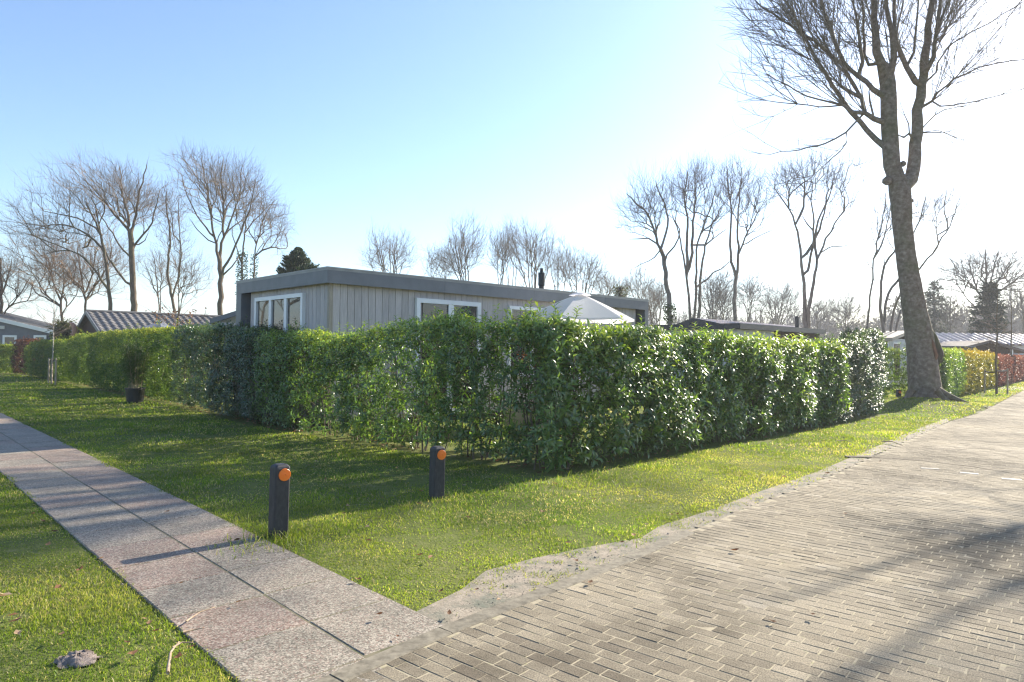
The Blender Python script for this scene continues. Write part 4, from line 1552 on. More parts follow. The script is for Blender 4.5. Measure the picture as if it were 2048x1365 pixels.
rtree('bare_oak', 'tall bare oak with rounded crown nearest the left end of the chalet', 45, [
    (Q1([(1110, 890), (1118, 780), (1115, 680), (1108, 590)]), 12, 9, .9), (Q1([(1108, 600), (1085, 500), (1065, 380), (1045, 260), (1020, 110)]), 6, 1.6), (Q1([(1112, 590), (1130, 480), (1135, 320), (1110, 200), (1130, 90)]), 6, 1.6),
    (Q1([(1118, 680), (1165, 590), (1215, 480), (1260, 350), (1290, 220)]), 6, 1.6), (Q1([(1085, 500), (1020, 420), (960, 320), (920, 200)]), 4, 1.2), (Q1([(1135, 480), (1180, 380), (1220, 260), (1220, 150)]), 4, 1.2),
    (Q1([(1120, 690), (1170, 640), (1210, 590)]), 4, 2), (Q1([(1085, 520), (1010, 470), (960, 400)]), 3, 1),
], [((445, 385, 78, 75), 6), ((405, 350, 40, 45), 4), ((480, 370, 45, 55), 4)], 640, 304, **oak)
rtree('ivied_birch', 'drooping bare tree with ivy covered trunks beside the left end of the chalet', 50, [
    (Q1([(1225, 900), (1222, 700), (1225, 560), (1240, 450), (1250, 380)]), 8, 2, .3), (Q1([(1275, 900), (1282, 700), (1290, 560), (1330, 400), (1390, 300)]), 6, 1.5, .4), (Q1([(1222, 620), (1180, 500), (1170, 420)]), 3, 1),
    (Q1([(1240, 470), (1310, 380), (1400, 300)]), 3, 1),
], [((530, 430, 40, 50), 4), ((555, 460, 24, 50), 3)], 260, 305, ivy=[(Q1([(1225, 900), (1222, 700), (1225, 570)]), 15, 1500), (Q1([(1275, 900), (1282, 700), (1287, 580)]), 10, 700)], **{**oak, 'droop': .7, 'tip': .0055})
rtree('budding_tree', 'tan budding bare tree filling the space behind the tiled roof gable', 52, [
    (Q1([(432, 890), (428, 800), (420, 740), (400, 640), (390, 540)]), 7, 2, .3), (Q1([(428, 800), (500, 720), (560, 620), (560, 520)]), 4, 1.4), (Q1([(425, 760), (350, 690), (310, 620)]), 4, 1.4), (Q1([(432, 790), (470, 680), (480, 560)]), 4, 1.4),
], [((175, 535, 62, 58), 5), ((215, 510, 40, 50), 4)], 420, 306, **{**oak, 'twig': TWIG_TAN, 'twigs': 3})
rtree('budding_tree', 'tan budding bare tree with wide low crown above the grey house', 50, [
    (Q1([(312, 940), (312, 880), (300, 800), (270, 720), (240, 640)]), 8, 2, .3), (Q1([(312, 870), (380, 800), (400, 720)]), 4, 1.4), (Q1([(305, 840), (230, 780), (180, 700)]), 4, 1.4), (Q1([(300, 830), (190, 790), (160, 720)]), 4, 1.4), (Q1([(305, 820), (330, 720), (320, 640)]), 4, 1.4),
], [((105, 540, 50, 48), 5), ((85, 490, 34, 40), 4), ((140, 560, 38, 38), 4)], 430, 307, **{**oak, 'twig': TWIG_TAN, 'twigs': 3})
rtree('bare_oak', 'bare oak cut off by the left photo edge above the grey house', 50, [
    (Q1([(8, 900), (8, 800), (5, 700), (0, 600)]), 9, 4, .2), (Q1([(15, 890), (60, 830), (110, 770), (150, 700)]), 5, 1.5, .3), (Q1([(8, 790), (40, 700), (60, 600)]), 4, 1.4), (Q1([(5, 760), (-50, 680), (-80, 600)]), 4, 1.4),
], [((10, 545, 42, 50), 5), ((40, 580, 30, 40), 4)], 300, 308, **oak)
rtree('pale_tree', 'pale multi stemmed small bare tree between the two largest left trunks', 55, [
    (Q1([(800, 890), (803, 780), (790, 700), (780, 600)]), 4, 1.4, .3), (Q1([(815, 890), (810, 780), (820, 680), (800, 560)]), 3, 1), (Q1([(803, 800), (760, 700), (730, 620)]), 3, 1), (Q1([(905, 890), (930, 780), (980, 680)]), 3, 1), (Q1([(910, 880), (900, 700), (910, 560)]), 3, 1),
], [((318, 540, 30, 45), 3), ((375, 545, 36, 48), 4)], 260, 309, **{**oak, 'tip': .0055})

# ---------------------------------------------------------------- the row of smaller trees beyond the chalet and to its right
CG = 'bare trees beyond the chalet roof'
mid = dict(group=CG, tip=.0052, twigs=2, up=.25, tup=.35, tspread=.5, tlen=(.4, .9), wig=.03, bark=BARK_BROWN, twig=TWIG_BROWN, tmin=.03)
rows = [
    ('round crowned bare tree alone above the chalet roof, leftmost of that row', 60, 790, 700, 10, [(768, 500, 34, 48), (808, 508, 26, 40), (745, 520, 24, 24)], 300),
    ('broad bare tree with darkest branches above the middle of the chalet roof', 58, 940, 700, 12, [(935, 490, 50, 55), (905, 520, 45, 38)], 430),
    ('tangled bare tree with pale twigs above the chalet roof left of the flue', 60, 1000, 700, 8, [(1000, 505, 26, 42)], 190),
    ('tall bare tree with dense twig tangle directly behind the chalet flue', 60, 1070, 700, 11, [(1045, 500, 40, 55), (1085, 505, 36, 52)], 430),
    ('bare tree with rounded crown behind the roof just right of the flue', 62, 1160, 700, 9, [(1150, 535, 36, 46), (1185, 545, 30, 42)], 330),
    ('low bushy bare tree with brown twigs above the white parasol', 64, 1215, 700, 7, [(1212, 570, 26, 30)], 170),
    ('thin airy bare tree beside the right end of the chalet', 60, 1275, 700, 6, [(1275, 570, 32, 42)], 170),
    ('low spreading bare tree above the roof at the left foot of the broad darkest tree', 62, 880, 700, 7, [(880, 530, 34, 34)], 170),
    ('slim pale bare tree between the tangled one and the flue', 64, 1022, 700, 6, [(1020, 480, 20, 40)], 130),
    ('leaning bare tree close behind the flue on its right side', 66, 1118, 700, 7, [(1120, 530, 28, 46)], 200),
    ('short bare tree between the bushy brown one and the chalet end', 66, 1242, 700, 6, [(1243, 585, 22, 30)], 120),
    ('bare tree standing in the gap right of the chalet roof end', 66, 1305, 700, 7, [(1305, 595, 26, 40)], 160),
]
TR = []
for i, (lab, D, bx, by, w, el, nt) in enumerate(rows):
    r = np.random.default_rng(900 + i)
    s = D / FPX
    base = atY(bx, by, D)
    base[2] = -.1
    limbs = []
    cy = el[0][1]
    top = el[0][1] - el[0][3] * .5
    fy = 668
    f = atY(bx + r.uniform(-4, 4), fy, D)
    limbs.append(([base, (base + f) / 2 + (r.normal(0, .15), 0, 0), f], w * s / 2, w * s * .35, .8))
    for ex, ey, rx, ry in el:
        for k in range(4):
            t = atY(ex + r.uniform(-.8, .8) * rx, ey - ry * r.uniform(.1, .8), D + r.uniform(-2, 2))
            mdl = f * .5 + t * .5
            mdl[0] = f[0] * .62 + t[0] * .38
            limbs.append(([f, mdl + (r.normal(0, .12), 0, r.uniform(-.2, .3)), t], w * s * .17, w * s * .04, .3))
    TR.append(tree('bare_tree', lab, limbs, [EL(*e, D, 4) for e in el], nt, 900 + i, mid['bark'], mid['twig'], **{k: v for k, v in mid.items() if k not in ('bark', 'twig')}))

# the hazier row further back on the right
HG = 'distant bare trees on the right'
far = dict(group=HG, tip=.008, twigs=2, up=.15, tup=.3, tspread=.5, tlen=(.5, 1.1), wig=.03, bark=BARK_GREY, twig=TWIG_GREY, tmin=.03)
frow = [
    ('distant bare tree in the gap between chalet and ivied tree', 72, 1318, [(1318, 600, 26, 42)], 170, 6),
    ('distant bushy bare tree behind the multi stemmed tree', 75, 1425, [(1420, 590, 34, 46), (1440, 570, 28, 40)], 330, 10),
    ('distant bare tree with greyish trunk between multi stemmed and flame shaped tree', 75, 1445, [(1450, 600, 30, 40)], 200, 7),
    ('distant bare tree right of the slim flame shaped one', 75, 1495, [(1500, 585, 24, 45)], 210, 7),
    ('wide distant bare tree left of the low forking tree', 78, 1552, [(1548, 605, 42, 42), (1570, 600, 30, 38)], 360, 8),
    ('low distant bare tree right of the low forking tree', 80, 1640, [(1640, 620, 20, 28)], 120, 6),
    ('round distant bare tree like a fan left of the straight thin trunk', 82, 1692, [(1690, 622, 40, 40)], 300, 8),
]
for i, (lab, D, bx, el, nt, w) in enumerate(frow):
    r = np.random.default_rng(950 + i)
    s = D / FPX
    base = atY(bx, 700, D)
    base[2] = -.1
    f = atY(bx + r.uniform(-3, 3), 672, D)
    limbs = [([base, (base + f) / 2, f], w * s / 2, w * s * .35, .8)]
    for ex, ey, rx, ry in el:
        for k in range(4):
            t = atY(ex + r.uniform(-.85, .85) * rx, ey - ry * r.uniform(.0, .7), D + r.uniform(-2, 2))
            limbs.append(([f, f * .5 + t * .5 + (r.normal(0, .12), 0, r.uniform(-.2, .3)), t], w * s * .17, w * s * .04, .25))
    tree('bare_tree', lab, limbs, [EL(*e, D, 4) for e in el], nt, 950 + i, far['bark'], far['twig'], **{k: v for k, v in far.items() if k not in ('bark', 'twig')})

# far right
Q2 = lambda L: [(1820 + x / 5.46, 470 + y / 5.46) for x, y in L]
rtree('bare_oak', 'wide spreading bare oak rising behind the dark conifer at the right', 58, [
    (Q2([(900, 1180), (860, 900), (840, 700), (825, 560)]), 12, 8, .9), (Q2([(890, 940), (740, 820), (640, 730), (580, 640), (510, 540), (500, 460)]), 5, 1.6, .4), (Q2([(580, 630), (610, 560), (580, 480)]), 3, 1.2),
    (Q2([(800, 700), (740, 620), (690, 550), (600, 520), (520, 450)]), 4, 1.4), (Q2([(740, 620), (690, 480), (650, 370), (660, 240)]), 4, 1.4), (Q2([(825, 560), (835, 400), (830, 270), (815, 120)]), 5, 1.4), (Q2([(810, 500), (770, 420), (800, 330)]), 3, 1.2),
    (Q2([(870, 600), (890, 470), (920, 350), (960, 200)]), 4, 1.4), (Q2([(880, 620), (960, 500), (1040, 390), (1100, 280)]), 5, 1.4), (Q2([(890, 660), (1000, 600), (1110, 540), (1200, 440), (1300, 400)]), 5, 1.4),
], [((1915, 548, 36, 42), 4), ((1962, 530, 40, 44), 5), ((2012, 540, 38, 42), 4), ((2048, 560, 26, 36), 4)], 620, 401, **{**far, 'tlen': (.4, .8), 'tip': .008})
rtree('bare_tree', 'hazy bare tree cut off by the right photo edge', 70, [
    (Q2([(1280, 1150), (1240, 900), (1220, 760), (1200, 640)]), 6, 2, .4), (Q2([(1240, 900), (1120, 800), (1040, 760)]), 3, 1), (Q2([(1250, 920), (1130, 880), (1080, 830)]), 3, 1), (Q2([(1235, 860), (1290, 700)]), 3, 1),
], [((2045, 600, 40, 36), 4)], 220, 402, **far)
rtree('young_larch', 'straight thin hazy larch with level side branches right of the big trunk', 62, [
    (Q2([(435, 1150), (435, 900), (445, 700), (450, 540)]), 4, 1, .1),
], [((1900, 620, 22, 40), 3)], 130, 403, **{**far, 'up': -.1, 'tup': .0})


# three more of the tan trees stand left of the frame: the chalet window mirrors them
bud = [o for o in bpy.data.objects if o.get('label', '').startswith('tan budding bare tree with wide')][0]
for i, (x, y, s, a) in enumerate(((-44, 30, 1.1, .7), (-56, 37, 1.25, 2.1), (-36, 33.5, .95, 3.9), (-64, 32, 1.2, 5.0))):
    c = copy_tree(bud)
    c.location = (x, y, -.1)
    c.rotation_euler = (0, 0, a)
    c.scale = (s, s, s)
    c['label'] = 'tan budding bare tree outside the left edge, mirrored in the chalet window'
    c['group'] = 'trees mirrored in the chalet window'


# a bare tree on the other side of the road, right of the frame: it shades the bricks
rs = np.random.default_rng(88)
b0 = np.array((17.6, 15.0, -.1))
LB = [([b0, b0 + (0, .1, 2.0), b0 + (.1, 0, 4.2)], .20, .16, .8)]
for a in (.4, 1.7, 2.5, 3.0, 3.7, 5.2):
    e = np.array((math.cos(a), math.sin(a), 0))
    LB.append(([b0 + (.1, 0, 4.2), b0 + e * 1.4 + (.1, 0, 5.8), b0 + e * 2.5 + (.1, 0, 7.8), b0 + e * 3.2 + (.1, 0, 9.8)], .065, .025, .2))
tree('bare_tree', 'bare tree across the road, outside the right edge, its soft shadow lying on the bricks', LB, [(b0 + (.1, 0, 7.9), (3.5, 3.3, 2.8))], 330, 881, BARK_GREY, TWIG_GREY, 'trees outside the frame', tip=.012, twigs=2, up=.3, tup=.4, tspread=.5)


def conifer(name, label, bx, D, top_y, half_px, seed, mat, dens=2600, layered=False, group='conifers at the right', ls=1.0):
    r = np.random.default_rng(seed)
    base = atY(bx, 700, D)
    base[2] = 0
    H = atY(bx, top_y, D)[2]
    Rr = half_px * D / FPX
    root = thing(name, base, label, 'conifer', group)
    tm = MB()
    tm.path([base + (0, 0, -.1), base + (0, 0, H * .5), base + (0, 0, H)], [.22, .13, .02], 7)
    m = MB()
    nb = 260
    O, Dv, T = [], [], []
    for i in range(nb):
        h = r.random()
        z = H * (.06 + .93 * h)
        L = Rr * (1 - h) ** .75 * r.uniform(.6, 1.12) + .25
        a = r.uniform(0, 6.283)
        d = np.array((math.cos(a), math.sin(a), -.18 + .5 * h if not layered else .02))
        tip = base + (0, 0, z) + d * L
        tm.path([base + (0, 0, z), base + (0, 0, z) + d * L * .5 + (0, 0, .05), tip], [.03, .02, .006], 3)
        k = max(8, int(dens / nb * L / Rr * 1.6))
        f = r.random(k) ** .7
        p = base + np.array((0, 0, z)) + d * (L * f)[:, None] + r.normal(0, .16, (k, 3)) * np.array((1, 1, .35 if layered else .7))
        O.append(p)
        Dv.append(unit(d + r.normal(0, .55, (k, 3)) + np.array((0, 0, -.1))))
        T.append(np.clip(.45 + r.normal(0, .2, k), 0, 1))
    O, Dv, T = np.vstack(O), np.vstack(Dv), np.concatenate(T)
    n = len(O)
    leaf_batch(m, O, Dv, unit(r.normal(0, 1, (n, 3)) + (0, 0, .6)), r.uniform(.25, .5, n) * ls, r.uniform(.07, .14, n) * ls, T, fine=False)
    tm.build('trunk', BARK_GREY, root, smooth=True)
    m.build('crown', mat, root)
    return root


NEEDLE = M_leaf('dark_needles', [(0, (.016, .026, .018)), (.5, (.03, .045, .03)), (1, (.06, .075, .045))], (1.5, 1.6, 1), .6, .15, .3)
CEDAR = M_leaf('cedar_needles', [(0, (.04, .05, .045)), (.5, (.07, .085, .07)), (1, (.11, .125, .10))], (1.5, 1.6, 1.2), .6, .2, .3)
OLIVE = M_leaf('olive_needles', [(0, (.05, .06, .025)), (.5, (.09, .10, .04)), (1, (.14, .145, .06))], (1.6, 1.6, 1), .5, .2, .3)
conifer('spruce', 'dark cone shaped spruce above the striped tile roof at the right', 1977, 56, 566, 37, 501, NEEDLE, 5200)
conifer('cedar', 'grey green cedar with level branches right of the big trunk', 1868, 66, 562, 34, 502, CEDAR, 2600, True)
conifer('yew', 'small olive conifer tip above the chalet roof beside the parasol', 1238, 40, 574, 8, 503, OLIVE, 1500, ls=.4, group='small conifers by the houses')
conifer('pine_shrub', 'soft green young pine beside the grey house and the terracotta ornament', 125, 34, 645, 11, 504, OLIVE, 2200, ls=.45, group='small conifers by the houses')


def monkey_puzzle():
    D = 30
    r = np.random.default_rng(55)
    base = atY(593, 700, D)
    base[2] = 0
    H = atY(593, 497, D)[2]
    root = thing('monkey_puzzle_tree', base, 'dark monkey puzzle tree with spiky rope branches above the chalet roof corner', 'tree')
    tm, m = MB(), MB()
    tm.path([base, base + (0, 0, H * .6), base + (0, 0, H)], [.16, .11, .03], 8)
    S = D / FPX
    for h in np.linspace(.46, .985, 26):
        h = h + r.uniform(-.012, .012)
        z = H * h
        L = 41 * S * (1 - max(0, h - .80) / .20) ** .7 * (1.0 if h > .5 else .9)
        for a in np.linspace(0, 6.283, 6, endpoint=False) + r.uniform(0, 1, 6):
            dd = np.array((math.cos(a), math.sin(a), 0))
            Lr = L * r.uniform(.6, 1.15)
            tilt = r.uniform(-.35, .15)
            ends = [(dd, Lr)]
            for s in (-.55, .55):
                ends.append((np.array((math.cos(a + s), math.sin(a + s), 0)), Lr * .72))
            for d2, L2 in ends:
                st = base + (0, 0, z) + dd * (Lr * .25 if d2 is not dd else 0)
                pts = [st + d2 * L2 * t + np.array((0, 0, tilt * L2 * math.sin(t * 2.6) + .40 * L2 * t * t)) for t in np.linspace(0, 1, 6)]
                m.path(pts, [.05, .06, .062, .06, .055, .02], 6, r.uniform(.2, .6))
                k = 70
                t = r.random(k) * 4.99
                i = t.astype(int)
                P = np.array(pts)
                c = P[i] + (P[i + 1] - P[i]) * (t - i)[:, None]
                tan = unit(P[i + 1] - P[i])
                u = unit(np.cross(tan, r.normal(0, 1, (k, 3))))
                leaf_batch(m, c + u * .045, unit(u * .8 + tan * .7), tan, np.full(k, .085), np.full(k, .035), r.uniform(.2, .9, k), fine=False)
    tm.build('trunk', BARK_GREY, root, smooth=True)
    m.build('branches', M_leaf('monkey_puzzle_scales', [(0, (.02, .035, .015)), (.5, (.04, .065, .025)), (1, (.09, .115, .04))], (1.5, 1.6, .9), .4, .12, .5), root)


monkey_puzzle()


# ---------------------------------------------------------------- the far wood that closes the horizon: one mass
def far_wood():
    r = np.random.default_rng(61)
    protos = []
    for k in range(5):
        sk = Skel(2500)
        H = r.uniform(9, 12)
        limb_nodes(sk, [(0, 0, -.2), (r.normal(0, .2), 0, H * .35), (r.normal(0, .4), 0, H * .6)], .2, .1, r, .4, .8)
        fill_crown(sk, [((0, 0, H * .66), (H * .30, H * .30, H * .36))], 60, r, .25, .08, .9)
        a = MB()
        emit(sk, .03, r, a, a, .05, 2.3, 2, (.8, 1.6), .3, .8, tmin=.08)
        a.flush()
        protos.append((np.vstack(a.v), a.f, a.n))
    m = MB()
    for i in range(290):
        x = r.uniform(-150, 290) if i < 150 else r.uniform(20, 260)
        y = r.uniform(120, 190)
        if x < -10 and r.random() < .45:
            continue
        V, Fs, n = protos[r.integers(0, 5)]
        s = r.uniform(.75, 1.15) * (0.62 if x < 20 else 1.0) * (1.0 if x / y < .52 else 1.15)
        a = r.uniform(0, 6.28)
        W = np.column_stack([V[:, 0] * math.cos(a) - V[:, 1] * math.sin(a), V[:, 0] * math.sin(a) + V[:, 1] * math.cos(a), V[:, 2]]) * s + (x, y, 0)
        off = m.n
        m.v.append(W)
        for f in Fs:
            m.f.append(f + off)
            m.t.append(np.full(len(f), .5))
        m.n += n
    tag(m.build('far_wood', TWIG_GREY), 'far bare wood closing the horizon', kind='stuff')
    # scrubby understorey of the same wood: leaf-sized faces through its volume
    u = MB()
    n = 40000
    x = np.where(r.random(n) < .35, r.uniform(-170, 280, n), r.uniform(20, 260, n))
    y = r.uniform(130, 165, n)
    hh = (2.5 + 5.5 * vnoise(x * .05, x * 0, 3)) * np.where(x / y > .55, 1.9, np.where(x / y > .2, 1.25, .6))
    z = hh * r.random(n) ** .8
    leaf_batch(u, np.column_stack([x, y, z]), unit(r.normal(0, 1, (n, 3)) + (0, 0, .4)), unit(r.normal(0, 1, (n, 3))), r.uniform(.6, 1.4, n), r.uniform(.3, .7, n), np.clip(r.normal(.5, .2, n), 0, 1), fine=False)
    tag(u.build('undergrowth', M_leaf('scrub', [(0, (.05, .05, .04)), (.6, (.09, .085, .06)), (1, (.13, .115, .085))], (1.2, 1.2, 1), .8, .15, .2)), 'grey scrub along the foot of the far wood', kind='stuff')


far_wood()

# ================================================================== BUILDINGS
def M_wood(name, c0, c1, tint=.18, sx=(8, 8, .8), rough=.8):
    m, nt, p = new_mat(name)
    n = noise(nt, 5, 7, .65, stretch=sx)
    r = ramp(nt, [(.3, c0), (.7, c1)])
    nt.links.new(n.outputs['Fac'], r.inputs[0])
    a = attr(nt)
    r2 = ramp(nt, [(0, (1 - tint,) * 3), (1, (1 + tint,) * 3)])
    nt.links.new(a.outputs['Fac'], r2.inputs[0])
    nt.links.new(mixc(nt, 1.0, r.outputs[0], r2.outputs[0], 'MULTIPLY'), p.inputs['Base Color'])
    p.inputs['Roughness'].default_value = rough
    p.inputs['Specular IOR Level'].default_value = .25
    bump(nt, p, n.outputs['Fac'], .25, .004)
    return m


CLAD = M_wood('weathered_cladding', (.41, .365, .350), (.55, .495, .475), .10)
FASCIA = M_plain('anthracite_panel', [(.35, (.135, .14, .152)), (.65, (.165, .17, .182))], 3, .48, 0, tint=.05)
TRIM = M_plain('aluminium_trim', [(.35, (.24, .238, .23)), (.65, (.3, .295, .285))], 4, .4)
WHITE = M_plain('white_upvc', [(.3, (.74, .74, .75)), (.7, (.82, .82, .82))], 3, .35)
BLACK = M_plain('black_paint', [(.3, (.012, .013, .015)), (.7, (.022, .022, .024))], 4, .45)
DARKROOF = M_plain('bitumen_roof', [(.3, (.04, .04, .042)), (.7, (.075, .072, .07))], 8, .85)
BLUEWALL = M_plain('grey_blue_wall', [(.3, (.10, .115, .145)), (.7, (.13, .145, .175))], 4, .7, tint=.08)
NAVY = M_plain('dark_blue_panel', [(.3, (.022, .03, .055)), (.7, (.035, .045, .075))], 4, .5)
CREAM = M_plain('cream_wall', [(.3, (.50, .45, .32)), (.7, (.58, .52, .38))], 4, .75)
PALE = M_plain('pale_wall', [(.3, (.50, .49, .46)), (.7, (.60, .59, .56))], 4, .7, tint=.06)
BROWN = M_wood('dark_brown_boards', (.05, .03, .022), (.10, .062, .045))
PINKW = M_wood('pinkish_boards', (.26, .18, .15), (.35, .25, .21), .1)
GREYTILE = M_plain('grey_roof_tile', [(.3, (.085, .08, .078)), (.55, (.13, .122, .118)), (.75, (.165, .155, .15))], 10, .6, .2, .004, tint=.2)
PALETILE = M_plain('pale_roof_tile', [(.3, (.42, .31, .27)), (.55, (.56, .45, .40)), (.75, (.66, .56, .50))], 10, .4, .2, .004, tint=.2)
BEIGE = M_plain('beige_roof_edge', [(.3, (.30, .25, .19)), (.7, (.40, .34, .27))], 5, .6)
POSTMAT = M_plain('dark_recycled_plastic', [(.3, (.018, .018, .021)), (.6, (.036, .035, .038)), (.8, (.07, .066, .066))], 38, .62, .35, .003, stretch=(1, 1, .4))
ORANGE = M_plain('orange_reflector', [(.3, (.80, .15, .012)), (.7, (.9, .21, .02))], 6, .3)


def glass_mat(name, base, rough=.03):
    m, nt, p = new_mat(name)
    n = noise(nt, .8, 2)
    r = ramp(nt, [(.3, base), (.7, tuple(c * 1.5 for c in base))])
    nt.links.new(n.outputs['Fac'], r.inputs[0])
    nt.links.new(r.outputs[0], p.inputs['Base Color'])
    p.inputs['Roughness'].default_value = rough
    p.inputs['IOR'].default_value = 1.52
    p.inputs['Coat Weight'].default_value = .6
    p.inputs['Coat Roughness'].default_value = .01
    return m


GLASS = glass_mat('window_glass', (.030, .026, .022))


def window(parent, fr, axis, u0, u1, z0, z1, panes, face, name='window', fw=.07, depth=.08):
    """frame with panes, standing proud of wall plane; axis 'u': wall runs along u at v=face, 'v': along v at u=face"""
    def bx(m, a0, a1, d0, d1, zz0, zz1):
        if axis == 'u':
            m.box(fr, a0, a1, face + d0, face + d1, zz0, zz1)
        else:
            m.box(fr, face + d0, face + d1, a0, a1, zz0, zz1)
    m = MB()
    bx(m, u0, u1, -depth, .0, z1 - fw, z1)
    bx(m, u0, u1, -depth, .0, z0, z0 + fw)
    bx(m, u0, u0 + fw, -depth, .0, z0 + fw, z1 - fw)
    bx(m, u1 - fw, u1, -depth, .0, z0 + fw, z1 - fw)
    for a, b in zip(panes[:-1], panes[1:]):
        bx(m, a[1], b[0], -depth + .006, -.004, z0 + fw, z1 - fw)
    o = m.build(name, WHITE, parent)
    for a, b in panes:
        g = MB()
        bx(g, a, b, -.035, -.012, z0 + fw, z1 - fw)
        g.build('pane', GLASS, o)
    return o


def corr(m, fr, u0, u1, a, b, wave=.30, amp=.028, step=.36, per=6):
    """tiled roof sheet: rolls along u, courses from eave a=(v,z) up to ridge b=(v,z)"""
    nu = max(2, int((u1 - u0) / wave * per))
    sl = math.hypot(b[0] - a[0], b[1] - a[1])
    nc = max(1, int(sl / step))
    nrm = np.array((-(b[1] - a[1]), (b[0] - a[0]))) / sl
    if nrm[1] < 0:
        nrm = -nrm
    rr = random.Random(nu * 7 + nc)
    for c in range(nc):
        rows = []
        for t, lift in ((c / nc, .022), ((c + 1) / nc + .004, .0)):
            row = []
            for i in range(nu + 1):
                u = u0 + (u1 - u0) * i / nu
                h = amp * math.sin(i / per * 2 * math.pi) + lift
                row.append(fr(u, a[0] + (b[0] - a[0]) * t + nrm[0] * h, a[1] + (b[1] - a[1]) * t + nrm[1] * h))
            rows.append(row)
        # front lip of the course
        lip = [p - np.array((0, 0, .024)) for p in rows[0]]
        k = nu + 1
        f = [[i, i + 1, k + i + 1, k + i] for i in range(nu)] + [[2 * k + i, 2 * k + i + 1, i + 1, i] for i in range(nu)]
        tt = [rr.random() for _ in range(nu // per + 2)]
        m.add(rows[0] + rows[1] + lip, f, np.array([tt[i // per] for i in range(nu)] * 2))


